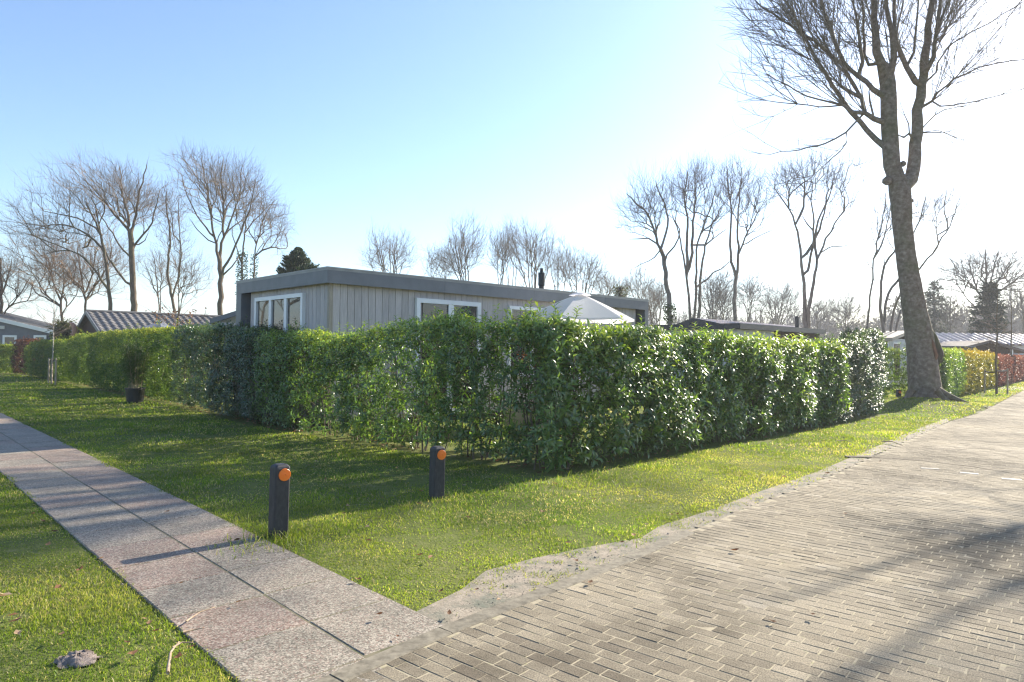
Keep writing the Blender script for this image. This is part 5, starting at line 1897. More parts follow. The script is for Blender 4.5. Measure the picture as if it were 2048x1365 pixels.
# ---------------------------------------------------------------- the chalet
def chalet():
    ZT = 3.2
    o = atZ(655, 533, ZT)
    fr = Frame(o, AZG)
    Lu, _ = fr.front(1297, 600)
    Wv, _ = fr.side(473, 562)
    root = thing('chalet', fr(0, 0, 0), 'flat roofed chalet with grey vertical wooden cladding and anthracite roof edge', 'chalet')
    FZ = 2.88
    w = MB()
    w.box(fr, .20, Lu - .9, .20, Wv - .9, 0, 2.98)
    r = random.Random(8)
    u1 = fr.front(1271, 640, .14)[0]
    v1 = fr.side(501, 640, .14)[0]
    u = .20
    while u < u1 - .05:
        bw = min(.165, u1 - u)
        w.box(fr, u + .005, u + bw - .005, .14, .165 + r.uniform(-.002, .002), .12, 2.93, r.random())
        u += .165
    v = .20
    while v < v1 - .05:
        bw = min(.165, v1 - v)
        w.box(fr, .14, .165 + r.uniform(-.002, .002), v + .005, v + bw - .005, .12, 2.93, r.random())
        v += .165
    w.build('wall', CLAD, root)
    k = MB()
    k.box(fr, .168, Lu - .95, .1685, .199, 0, 2.96)
    k.box(fr, .1685, .199, .2, Wv - .95, 0, 2.96)
    k.build('wall_backing', BLACK, root)
    cp = MB()
    cp.box(fr, .115, .196, .115, .196, .1, 2.925)
    cp.build('corner_post', M_wood('post_wood', (.30, .25, .20), (.42, .36, .29)), root)
    # recessed ends behind the wrap-around frame
    d = MB()
    d.box(fr, u1 + .004, Lu - .17, .55, .60, 0, 2.9)
    d.build('recess', BLACK, root)
    d = MB()
    d.box(fr, .42, .46, v1 + .004, Wv - .17, 0, 2.9)
    d.build('recess', BLACK, root)
    f = MB()
    # roof edge in panels, and the two columns that carry it down
    cuts = [0.03, fr.front(890, 570)[0], fr.front(1068, 590)[0], fr.front(1210, 600)[0], Lu - .03]
    for a, b in zip(cuts[:-1], cuts[1:]):
        f.box(fr, a + .003, b - .003, 0.0, .03, FZ, ZT - .03, r.random())
    f.box(fr, .0, .03, 0.0, Wv, FZ + .001, ZT - .031, .5)
    f.box(fr, Lu - .03, Lu, 0.0, Wv, FZ + .001, ZT - .031, .5)
    f.box(fr, .03, Lu - .03, Wv - .03, Wv, FZ + .001, ZT - .031, .5)
    f.box(fr, Lu - .165, Lu - .001, .001, Wv - .2, -.02, FZ - .001, .5)
    f.box(fr, .001, .9, Wv - .30, Wv - .001, -.02, FZ - .001, .5)
    f.build('fascia', FASCIA, root)
    rf = MB()
    rf.box(fr, .032, Lu - .032, .032, Wv - .032, FZ + .06, ZT - .06)
    rf.build('roof', DARKROOF, root)
    t = MB()
    e = .012
    t.box(fr, -e, Lu + e, -e, .05, ZT - .03, ZT)
    t.box(fr, -e, .05, .051, Wv + e, ZT - .03, ZT)
    t.box(fr, Lu - .05, Lu + e, .051, Wv + e, ZT - .03, ZT)
    t.box(fr, .051, Lu - .051, Wv - .05, Wv + e, ZT - .03, ZT)
    t.box(fr, -.004, Lu + .004, -.004, -.0005, ZT - .065, ZT - .031)
    t.box(fr, -.004, -.0005, .0, Wv, ZT - .065, ZT - .031)
    t.build('roof_trim', TRIM, root)
    # side window with three lights
    S = lambda x, y: fr.side(x, y, .10)
    zt = S(560, 591.5)[1]
    ps = [(S(b, 620)[0], S(a, 620)[0]) for a, b in ((516.4, 540.3), (545, 570.6), (575.7, 603.5))][::-1]
    window(root, fr, 'v', S(608.2, 600)[0], S(512.4, 600)[0], .95, zt, ps, .138, fw=.085)
    Fq = lambda x, y: fr.front(x, y, .10)
    zt = Fq(895, 601)[1]
    ps = [(Fq(846, 620)[0], Fq(896, 620)[0]), (Fq(906, 620)[0], Fq(954, 620)[0])]
    window(root, fr, 'u', Fq(832, 600)[0], Fq(960, 600)[0], .16, zt, ps, .138, 'terrace_door', fw=.10)
    zt = Fq(1020, 612)[1]
    ps = [(Fq(1022, 620)[0], Fq(1062, 620)[0]), (Fq(1068, 620)[0], Fq(1104, 620)[0])]
    window(root, fr, 'u', Fq(1017, 620)[0], Fq(1109, 620)[0], .95, zt, ps, .138, fw=.085)
    # flue
    c = MB()
    uu, _ = fr.front(1083, 570, Wv * .45)
    p = fr(uu, Wv * .45, 3.1)
    zt = 1.6 + (703.5 - 538) / FPX * p[1]
    R0 = 6.2 / FPX * p[1]
    h = zt - 3.1
    c.path([p, p + (0, 0, h * .45), p + (0, 0, h * .47), p + (0, 0, h * .86), p + (0, 0, h * .88), p + (0, 0, h)], [R0 * .85, R0 * .85, R0 * 1.1, R0 * 1.1, R0 * .6, R0 * .5], 14)
    c.build('flue', BLACK, root, smooth=False)
    return fr, Lu, Wv


CH, CLU, CWV = chalet()


# ---------------------------------------------------------------- white parasol and wooden planter in the garden
def parasol(name, label, px, py, D, Rr, drop, cloth, pole, nrib=6, rot=.3, ground=True, vent=True):
    a = atY(px, py, D)
    root = thing(name, (a[0], a[1], 0), label, 'parasol')
    m = MB()
    nr, na = 7, 6
    V = []
    for i in range(nr + 1):
        t = i / nr
        for k in range(nrib * na):
            th = rot + k / (nrib * na) * 2 * math.pi
            f = (k % na) / na
            edge = math.cos(math.pi / nrib) / math.cos((f - .5) * 2 * math.pi / nrib)
            sag = -.035 * math.sin(f * math.pi) * t
            rr = Rr * (.05 + .95 * t) * edge
            V.append((a[0] + rr * math.cos(th), a[1] + rr * math.sin(th), a[2] - drop * (t ** 1.12) + sag))
    K = nrib * na
    F = [[i * K + k, i * K + (k + 1) % K, (i + 1) * K + (k + 1) % K, (i + 1) * K + k] for i in range(nr) for k in range(K)]
    # hanging hem
    V += [(x, y, z - .045) for x, y, z in V[nr * K:(nr + 1) * K]]
    F += [[nr * K + k, nr * K + (k + 1) % K, (nr + 1) * K + (k + 1) % K, (nr + 1) * K + k] for k in range(K)]
    m.add(V, F)
    m.build('canopy', cloth, root)
    if vent:
        c = MB()
        V = []
        for rr, z in ((.02, .035), (Rr * .13, .0), (Rr * .20, -.045)):
            V += [(a[0] + rr * math.cos(rot + k / 24 * 6.2832), a[1] + rr * math.sin(rot + k / 24 * 6.2832), a[2] + z + .03) for k in range(24)]
        c.add(V, [[i * 24 + k, i * 24 + (k + 1) % 24, (i + 1) * 24 + (k + 1) % 24, (i + 1) * 24 + k] for i in range(2) for k in range(24)])
        c.build('vent_cap', cloth, root)
    p = MB()
    p.path([(a[0], a[1], 0), (a[0], a[1], a[2] * .6), (a[0], a[1], a[2] - .01)], [.024] * 3, 10)
    p.build('pole', pole, root, smooth=True)
    for k in range(nrib):
        th = rot + k / nrib * 2 * math.pi
        b = MB()
        e = np.array((math.cos(th), math.sin(th), 0))
        pts = [a + e * Rr * .96 * t + np.array((0, 0, -drop * t ** 1.12 - .014)) for t in (.04, .35, .7, 1.0)]
        b.path(pts, [.008] * 4, 5)
        b.path([np.array((a[0], a[1], a[2] - .55)) + e * .03, pts[1] + (pts[2] - pts[1]) * .4], [.006, .006], 4)
        b.build('rib', pole, root)
    if ground:
        f = MB()
        f.path([(a[0], a[1], -.02), (a[0], a[1], .06), (a[0], a[1], .065), (a[0], a[1], .25)], [.25, .24, .035, .035], 20)
        f.build('base', BLACK, root)
    return root


CLOTH = M_leaf('white_canvas', [(0, (.80, .79, .80)), (1, (.86, .85, .86))], (1.0, .98, 1.0), .8, .5, .2)
GCLOTH = M_leaf('grey_blue_canvas', [(0, (.16, .18, .23)), (1, (.2, .22, .27))], (.9, .9, 1), .8, .2, .2)
ALU = M_plain('pale_metal', [(.3, (.45, .45, .46)), (.7, (.55, .55, .55))], 5, .35, metallic=.6)
parasol('parasol', 'open white parasol above the hedge in front of the chalet', 1160, 590, 16.0, 1.32, .56, CLOTH, ALU, 6, .12)
parasol('parasol', 'small grey blue parasol top peeping above the clipped hedge before the tiled roof', 318, 645, 29.0, .80, .26, GCLOTH, ALU, 6, .1)


def planter():
    o = atY(1021, 850, 13.2)
    fr = Frame(o, AZG + .5)
    root = thing('planter', fr(0, 0, 0), 'yellowish wooden plank planter seen through the hole in the hedge', 'planter')
    W = M_wood('fresh_timber', (.40, .31, .19), (.54, .44, .29), .15, (.8, .8, 8))
    r = random.Random(3)
    L, Dp = 1.05, .55
    m = MB()
    for k in range(3):
        z0, z1 = .10 + k * .165, .10 + k * .165 + .155
        m.box(fr, 0, L, 0, .028, z0, z1, r.random(), .004)
        m.box(fr, 0, L, Dp - .028, Dp, z0, z1, r.random(), .004)
        m.box(fr, 0, .028, .03, Dp - .03, z0, z1, r.random(), .004)
        m.box(fr, L - .028, L, .03, Dp - .03, z0, z1, r.random(), .004)
    m.build('planks', W, root)
    for a, b in ((.032, .032), (L - .09, .032), (.032, Dp - .09), (L - .09, Dp - .09)):
        q = MB()
        q.box(fr, a, a + .058, b, b + .058, 0, .62)
        q.build('leg', W, root)
    s = MB()
    s.box(fr, .03, L - .03, .03, Dp - .03, .45, .53)
    s.build('soil', bpy.data.materials['molehill_soil'], root)


planter()
# withered orange leaves that hang in the hole of the hedge
wm = MB()
rr = np.random.default_rng(9)
pO = [atY(1040, 706, 9.6), atY(1047, 712, 9.6), atY(1052, 708, 9.7), atY(1071, 731, 9.6), atY(1256, 715, 11.2)]
nO = len(pO) * 5
leaf_batch(wm, np.repeat(np.array(pO), 5, 0) + rr.normal(0, .018, (nO, 3)), unit(rr.normal(0, 1, (nO, 3)) + (0, 0, -.7)), unit(rr.normal(0, 1, (nO, 3))), rr.uniform(.05, .085, nO), rr.uniform(.025, .04, nO), rr.random(nO))
hroot = [o for o in bpy.data.objects if o.get('category') == 'hedge' and 'thin laurel' in o['label']][0]
wo = wm.build('withered_leaves', M_leaf('orange_dead_leaf', [(0, (.42, .10, .02)), (1, (.55, .25, .05))], (1.6, 1.3, .8), .5, .35, .3), hroot)
wo['label'] = 'withered orange leaves'


# ---------------------------------------------------------------- neighbours on the left
def grey_house():
    o = atY(112, 700, 47)
    fr = Frame(o, rad(78))
    root = thing('grey_house', fr(0, 0, 0), 'grey blue house with white sloping roof edge and white framed windows at the far left', 'house')
    P = lambda x, y, v=0: fr.front(x, y, v)
    a, b = P(-150, 600), P(112, 664)
    w = MB()
    pts = [fr(a[0], 0, -.05), fr(b[0] - .1, 0, -.05), fr(b[0] - .1, 0, b[1] - .12), fr(a[0], 0, a[1] - .12)]
    w.prism(pts, fr.V * 6)
    w.build('wall', BLUEWALL, root)
    rf = MB()
    a2, b2 = P(-150, 599), P(116, 663.5)
    th = .30
    rf.prism([fr(a2[0], -.25, a2[1] - th), fr(b2[0], -.25, b2[1] - th * .8), fr(b2[0], -.25, b2[1]), fr(a2[0], -.25, a2[1])], fr.V * .04)
    rf.build('fascia', WHITE, root)
    r2 = MB()
    r2.prism([fr(a2[0], -.205, a2[1] - .14), fr(b2[0], -.205, b2[1] - .14), fr(b2[0], -.205, b2[1] - .01), fr(a2[0], -.205, a2[1] - .01)], fr.V * 6.4)
    r2.build('roof', DARKROOF, root)
    for x0, x1, y in ((6, 34, 671), (68, 93, 671)):
        u0, u1 = P(x0, y)[0], P(x1, y)[0]
        z1 = P((x0 + x1) / 2, y)[1]
        window(root, fr, 'u', u0, u1, z1 - 1.1, z1, [(u0 + .13, u1 - .13)], -.002, fw=.13, depth=.06)
    d = MB()
    u = P(108, 680)[0]
    d.path([fr(u, -.12, 0), fr(u, -.12, 1.2), fr(u, -.12, P(108, 668)[1])], [.07] * 3, 8)
    d.build('downpipe', WHITE, root)
    l = MB()
    u, z = P(4, 652)
    l.box(fr, u - .12, u + .18, -.08, -.004, z - .22, z)
    l.build('wall_lamp', PALE, root)


grey_house()


def low_annex():
    o = atY(112, 700, 49.5)
    fr = Frame(o, rad(84))
    P = lambda x, y: fr.front(x, y)
    root = thing('garden_shed', fr(0, 0, 0), 'low blue grey shed with thin white roof line right of the grey house', 'shed')
    u0, u1 = P(111, 670)[0], P(140, 672)[0]
    z = P(125, 669.5)[1]
    m = MB()
    m.box(fr, u0, u1, 0, 3, 0, z - .16)
    m.build('wall', BLUEWALL, root)
    m = MB()
    m.box(fr, u0 - .1, u1 + .1, -.15, 3.1, z - .155, z)
    m.build('roof', WHITE, root)


low_annex()


def tiled_house():
    o = atY(197, 700, 31)
    fr = Frame(o, AZG)
    ze = fr.front(195, 661)[1]
    w = abs(fr.side(152, 662)[0])
    vr, zr = fr.side(172, 623)
    w = max(w, 2 * vr * .95)
    L = fr.front(452, 633, vr)[0]
    root = thing('tiled_house', fr(0, 0, 0), 'long low house with grey tiled gable roof and dark brown gable', 'house')
    m = MB()
    m.prism([fr(.25, .25, -.05), fr(.25, w - .25, -.05), fr(.25, w - .25, ze), fr(.25, vr, zr - .12), fr(.25, .25, ze)], fr.U * (L - .5))
    m.build('wall', PINKW, root)
    g = MB()
    g.prism([fr(.20, .25, ze - .35), fr(.20, w - .25, ze - .35), fr(.20, w - .25, ze - .02), fr(.20, vr, zr - .14), fr(.20, .25, ze - .02)], fr.U * .045)
    g.build('gable', BROWN, root)
    t = MB()
    corr(t, fr, 0.02, L, (-.12, ze - .06), (vr, zr), .33, .03, .36)
    corr(t, fr, 0.02, L, (w + .12, ze - .06), (vr, zr), .33, .03, .36)
    t.path([fr(0, vr, zr + .02), fr(L * .5, vr, zr + .02), fr(L, vr, zr + .02)], [.075] * 3, 8)
    t.build('roof', GREYTILE, root)
    b = MB()
    for va, vb in ((-.12, vr), (w + .12, vr)):
        b.prism([fr(-.03, va, ze - .20), fr(-.03, vb, zr - .14), fr(-.03, vb, zr + .04), fr(-.03, va, ze - .02)], fr.U * .045)
    b.build('bargeboard', FASCIA, root)
    gt = MB()
    gt.box(fr, 0, L, -.19, -.10, ze - .17, ze - .09)
    gt.build('gutter', FASCIA, root)


tiled_house()


def neighbour():
    o = atY(473, 700, 24)
    fr = Frame(o, rad(70))
    P = lambda x, y: fr.front(x, y)
    root = thing('neighbour_chalet', fr(0, 0, 0), 'neighbouring chalet with cream gable and shallow grey roof, left of the main chalet', 'chalet')
    ap = P(500, 614)
    e0, e1 = P(421, 639), P(580, 639)
    m = MB()
    m.prism([fr(P(438, 650)[0], 0, 1.9), fr(e1[0] - .3, 0, 1.9), fr(e1[0] - .3, 0, e1[1] - .1), fr(ap[0], 0, ap[1] - .1), fr(P(438, 650)[0], 0, P(438, 641)[1])], fr.V * 4)
    m.build('wall', CREAM, root)
    m = MB()
    m.prism([fr(P(438, 650)[0] + .01, .01, -.05), fr(e1[0] - .31, .01, -.05), fr(e1[0] - .31, .01, 1.898), fr(P(438, 650)[0] + .01, .01, 1.898)], fr.V * 3.9)
    m.build('lower_wall', NAVY, root)
    r = MB()
    th = .17
    r.prism([fr(e0[0], -.3, e0[1] - th), fr(ap[0], -.3, ap[1] - th), fr(e1[0], -.3, e1[1] - th), fr(e1[0], -.3, e1[1]), fr(ap[0], -.3, ap[1]), fr(e0[0], -.3, e0[1])], fr.V * 4.6)
    r.build('roof', FASCIA, root)
    # carport in front of it
    o2 = atY(446, 700, 23)
    f2 = Frame(o2, AZG)
    S = lambda x, y: f2.side(x, y)
    root2 = thing('carport', f2(0, 0, 0), 'flat carport with light grey edge beam beside the neighbouring chalet', 'carport')
    v1 = S(345, 653)[0]
    z = S(400, 648)[1]
    m = MB()
    m.box(f2, 0, 3, 0, v1, z - .17, z)
    m.build('roof', M_plain('grey_beam', [(.3, (.26, .26, .27)), (.7, (.32, .32, .33))], 4, .5), root2)
    m = MB()
    m.box(f2, .3, 2.9, .35, .42, 0, z - .172)
    m.build('back_panel', NAVY, root2)
    for u, v in ((.08, .1), (.08, v1 - .2), (2.8, .1), (2.8, v1 - .2)):
        q = MB()
        q.box(f2, u, u + .1, v, v + .1, 0, z - .172)
        q.build('post', FASCIA, root2)


neighbour()


def crescent():
    D = 33
    root = thing('crescent_ornament', (*atY(147, 700, D)[:2], 0), 'terracotta crescent shaped ornament rising beside the tiled gable', 'ornament')
    pts = [(148, 670), (150, 662), (149, 654), (145, 648), (138, 645)]
    w = [4, 5, 5, 3.5, .8]
    m = MB()
    m.path([atY(x, y, D) for x, y in pts], [a * D / FPX for a in w], 10)
    TC = M_plain('terracotta', [(.3, (.32, .15, .10)), (.7, (.44, .24, .17))], 9, .7)
    m.build('crescent', TC, root, smooth=True)
    s = MB()
    b = atY(148, 668, D)
    s.path([(b[0], b[1], 0), (b[0], b[1], b[2] * .5), (b[0], b[1], b[2] - .05), (b[0], b[1], b[2] + .03)], [.24, .14, .12, .2], 12)
    s.build('pedestal', TC, root, smooth=True)


crescent()


# ---------------------------------------------------------------- neighbours on the right
def cream_house():
    o = atY(1385, 700, 30)
    fr = Frame(o, AZG)
    S = lambda x, y: fr.side(x, y)
    zr = S(1385, 637)[1]
    vl, zl = S(1346, 652)
    vr, zrr = S(1478, 656)
    L = 9.5
    root = thing('cream_house', fr(0, 0, 0), 'cream house with dark gable edge and pale tiled roof behind the roadside hedge', 'house')
    m = MB()
    m.prism([fr(.3, vl - .25, -.05), fr(.3, vr + .25, -.05), fr(.3, vr + .25, zrr - .1), fr(.3, 0, zr - .22), fr(.3, vl - .25, zl - .1)], fr.U * (L - .6))
    m.build('wall', CREAM, root)
    t = MB()
    corr(t, fr, .06, L, (vr, zrr), (0, zr), .32, .025, .36)
    corr(t, fr, .06, L, (vl, zl), (0, zr), .32, .025, .36)
    t.build('roof', PALETILE, root)
    b = MB()
    for v, z in ((vr, zrr), (vl, zl)):
        b.prism([fr(0, v, z - .22), fr(0, 0, zr - .20), fr(0, 0, zr + .02), fr(0, v, z + .02)], fr.U * .05)
    b.build('bargeboard', BLACK, root)


cream_house()


def black_annex():
    o = atY(1480, 700, 26)
    fr = Frame(o, AZG)
    P = lambda x, y: fr.front(x, y)
    zt = P(1480, 646.5)[1]
    L = P(1652, 662)[0]
    root = thing('flat_annex', fr(0, 0, 0), 'flat roofed annex with thick black roof edge and black pipe', 'annex')
    m = MB()
    m.box(fr, .25, L - .25, .25, 3.6, 0, zt - .22)
    m.build('wall', PALE, root)
    m = MB()
    m.box(fr, 0, L, 0, 3.9, zt - .215, zt)
    m.build('roof', BLACK, root)
    m = MB()
    u = P(1560, 670)[0]
    m.box(fr, u, L - .3, .18, .248, 0, zt - .22)
    m.build('dark_panel', BROWN, root)
    c = MB()
    u, _ = fr.front(1594, 655, 1.2)
    p = fr(u, 1.2, zt - .02)
    zz = 1.6 + (709 - 633) / FPX * p[1]
    c.path([p, p + (0, 0, .2), (p[0], p[1], zz - .03), (p[0], p[1], zz)], [.09, .09, .09, .07], 10)
    c.build('flue', BLACK, root)


black_annex()


def mobile_home():
    o = atY(1780, 700, 33)
    fr = Frame(o, AZG)
    S, P = fr.side, fr.front
    ze = P(1780, 676)[1]
    W = S(1728, 670)[0]
    L = 4.6
    za = ze + .42
    root = thing('mobile_home', fr(0, 0, 0), 'white boarded mobile home with beige roof edge partly behind the big trunk', 'mobile home')
    m = MB()
    z = 0.0
    r = random.Random(5)
    m.box(fr, .06, L, .06, W, 0, ze - .02, .2)
    while z < ze - .2:
        m.box(fr, .02, L, .02, .058, z, z + .135, r.random())
        m.box(fr, .02, .058, .06, W, z, z + .135, r.random())
        z += .145
    m.build('wall', PALE, root)
    rf = MB()
    rf.prism([fr(-.15, -.15, ze - .16), fr(L * .55, -.15, za - .14), fr(L + .1, -.15, ze - .12), fr(L + .1, -.15, ze), fr(L * .55, -.15, za), fr(-.15, -.15, ze)], fr.V * (W + .3))
    rf.build('roof', BEIGE, root)
    window(root, fr, 'u', P(1786, 690)[0], P(1801, 690)[0], .3, P(1793, 685.5)[1], [(P(1787.8, 690)[0], P(1799, 690)[0])], .018, 'door', fw=.06, depth=.04)
    window(root, fr, 'v', S(1778, 690)[0], S(1768, 690)[0], .9, S(1772, 681)[1], [(S(1777, 690)[0], S(1769, 690)[0])], .018, fw=.05, depth=.04)


mobile_home()


def long_roof():
    o = atY(1876, 700, 47)
    fr = Frame(o, rad(90))
    P = fr.front
    ze = P(1876, 688)[1]
    zr = P(1886, 667, 2.6)[1]
    L = P(2110, 680)[0]
    root = thing('tiled_barn', fr(0, 0, 0), 'long low building with striped pinkish white tile roof at the right', 'house')
    m = MB()
    m.prism([fr(.2, .25, -.05), fr(.2, 5.0, -.05), fr(.2, 5.0, ze - .05), fr(.2, 2.6, zr - .1), fr(.2, .25, ze - .05)], fr.U * (L - .4))
    m.build('wall', PALE, root)
    t = MB()
    corr(t, fr, 0, L, (0, ze), (2.6, zr), .46, .07, 1.6)
    corr(t, fr, 0, L, (5.2, ze), (2.6, zr), .46, .07, 1.6)
    t.build('roof', PALETILE, root)


long_roof()


def flat_carport():
    o = atY(1876, 700, 38)
    fr = Frame(o, rad(80))
    P = fr.front
    z = P(1900, 692)[1]
    L = P(1952, 697)[0]
    root = thing('carport', fr(0, 0, 0), 'low flat carport with pale roof and dark edge above the golden hedge', 'carport')
    m = MB()
    m.box(fr, 0, L, .02, 3, z - .10, z)
    m.build('roof', PALE, root)
    m = MB()
    m.box(fr, 0, L, -.03, .018, z - .34, z - .02)
    m.build('fascia', BLACK, root)
    m = MB()
    m.box(fr, .1, L - .1, .6, .7, 0, z - .12)
    m.build('back_wall', BLUEWALL, root)
    for u in (.05, L - .15):
        q = MB()
        q.box(fr, u, u + .1, .05, .15, 0, z - .12)
        q.build('post', PALE, root)


flat_carport()


def brown_shed():
    o = atY(1932, 700, 41)
    fr = Frame(o, rad(90))
    P = fr.front
    e0, e1, ap = P(1930, 693), P(2052, 702), P(1977, 681)
    root = thing('brown_shed', fr(0, 0, 0), 'dark brown gabled shed with open right side and white post', 'shed')
    m = MB()
    uo = P(2019, 700)[0]
    m.prism([fr(e0[0] + .2, .1, -.05), fr(uo, .1, -.05), fr(uo, .1, e1[1] + .28), fr(ap[0], .1, ap[1] - .15), fr(e0[0] + .2, .1, e0[1] - .08)], fr.V * 3.4)
    m.build('wall', BROWN, root)
    m = MB()
    m.box(fr, uo + .01, e1[0] - .1, 3.0, 3.1, 0, e1[1])
    m.build('back_wall', BLACK, root)
    r = MB()
    th = .15
    r.prism([fr(e0[0], -.15, e0[1] - th), fr(ap[0], -.15, ap[1] - th), fr(e1[0], -.15, e1[1] - th), fr(e1[0], -.15, e1[1]), fr(ap[0], -.15, ap[1]), fr(e0[0], -.15, e0[1])], fr.V * 4.0)
    r.build('roof', M_plain('brown_felt', [(.3, (.11, .085, .075)), (.7, (.17, .135, .12))], 6, .8), root)
    q = MB()
    u = P(2022, 706)[0]
    q.box(fr, u, u + .12, -.02, .08, 0, P(2022, 697)[1])
    q.build('post', WHITE, root)


brown_shed()


# ================================================================== SMALL THINGS ON THE LAWNS
def bollard(label, px, py, H, W, ang, group='black posts at the corners of the lawn', refl=True, lean=0.0):
    c = atZ(px, py)
    o = c[:2]
    fr0 = Frame(o, ang)
    root = thing('bollard', (*o, 0), label, 'post', group)
    m = MB()
    h = W / 2
    lx = lambda z: lean * z
    prof = [(h, -.12), (h, H - .035), (h - .004, H - .018), (h - .016, H - .006), (h - .028, H)]
    b = .012
    V = []
    for a, z in prof:
        k = min(b, a * .4)
        ring = [(-a + k, -a), (a - k, -a), (a, -a + k), (a, a - k), (a - k, a), (-a + k, a), (-a, a - k), (-a, -a + k)]
        V += [fr0(u + lx(z), v, z) for u, v in ring]
    n = len(prof)
    m.add(V, [[i * 8 + k, i * 8 + (k + 1) % 8, (i + 1) * 8 + (k + 1) % 8, (i + 1) * 8 + k] for i in range(n - 1) for k in range(8)])
    m.f.append(np.array([[8 * (n - 1) + k for k in range(8)]]))
    m.t.append(np.array([.5]))
    m.build('post', POSTMAT, root)
    if refl:
        R0 = W * .40
        d = MB()
        cz = H - .085
        V, K = [], 28
        for rr, dv in ((R0, 0.0), (R0, -.007), (R0 * .94, -.0095), (R0 * .80, -.0095), (R0 * .16, -.0108), (R0 * .13, -.006), (.001, -.006)):
            V += [fr0(rr * math.cos(t) + lx(cz) + (.012 if W > .1 else 0), -h - .001 + dv, cz + rr * math.sin(t)) for t in np.linspace(0, 6.2832, K, endpoint=False)]
        d.add(V, [[i * K + k, i * K + (k + 1) % K, (i + 1) * K + (k + 1) % K, (i + 1) * K + k] for i in range(6) for k in range(K)])
        d.build('reflector', ORANGE, root)
    return root


bollard('black post with orange reflector standing beside the gravel path', 556, 1074, .615, .130, AZG + rad(1), lean=.012)
bollard('black post with orange reflector standing on the lawn near the hedge corner', 873, 996, .555, .132, AZG + rad(9), lean=.01)
bollard('short dark post with orange reflector between roadside hedge and big tree', 1797, 809, .49, .12, AZG + rad(40))


def bamboo_pot():
    c = atZ(270, 806)
    root = thing('potted_bamboo', (c[0], c[1], 0), 'bushy bamboo in a large black pot in front of the clipped hedge', 'potted plant')
    R1 = 18 * c[1] / FPX
    m = MB()
    h = 30 * c[1] / FPX
    cc = np.array((c[0], c[1], 0))
    prof = [(R1 * .82, .0), (R1 * .97, h * .9), (R1 * 1.05, h * .9), (R1 * 1.05, h), (R1 * .96, h), (R1 * .94, h * .86), (.01, h * .86)]
    V = [cc + (r_ * math.cos(t), r_ * math.sin(t), z) for r_, z in prof for t in np.linspace(0, 6.2832, 24, endpoint=False)]
    m.add(V, [[i * 24 + k, i * 24 + (k + 1) % 24, (i + 1) * 24 + (k + 1) % 24, (i + 1) * 24 + k] for i in range(6) for k in range(24)])
    m.build('pot', BLACK, root, smooth=False)
    r = np.random.default_rng(12)
    s, l = MB(), MB()
    for i in range(34):
        a, q = r.uniform(0, 6.28), R1 * .75 * math.sqrt(r.random())
        p = cc + (q * math.cos(a), q * math.sin(a), h * .8)
        L = r.uniform(.8, 1.35)
        out = np.array((math.cos(a), math.sin(a), 0)) * (.12 + .5 * q)
        pts = [p + np.array((0, 0, L * t)) + out * (t ** 2) + r.normal(0, .01, 3) for t in np.linspace(0, 1, 6)]
        s.path(pts, np.linspace(.007, .002, 6), 4)
        k = 95
        t = r.uniform(.28, 1, k) * 4.99
        ii = t.astype(int)
        P = np.array(pts)
        c0 = P[ii] + (P[ii + 1] - P[ii]) * (t - ii)[:, None]
        d = unit(r.normal(0, 1, (k, 3)) + np.array((0, 0, .15)))
        leaf_batch(l, c0 + d * .10 * r.random((k, 1)), unit(d + (0, 0, -.25)), unit(r.normal(0, .4, (k, 3)) + (0, 0, 1)), r.uniform(.07, .13, k), r.uniform(.010, .016, k), np.clip(r.normal(.5, .2, k), 0, 1), fine=False)
    s.build('canes', M_plain('bamboo_cane', [(.3, (.22, .17, .08)), (.7, (.36, .28, .14))], 9, .5), root, smooth=True)
    l.build('foliage', M_leaf('bamboo_leaf', [(0, (.03, .055, .015)), (.5, (.06, .095, .025)), (1, (.13, .16, .05))], (2.2, 2.3, 1), .45, .3, .4), root)


bamboo_pot()


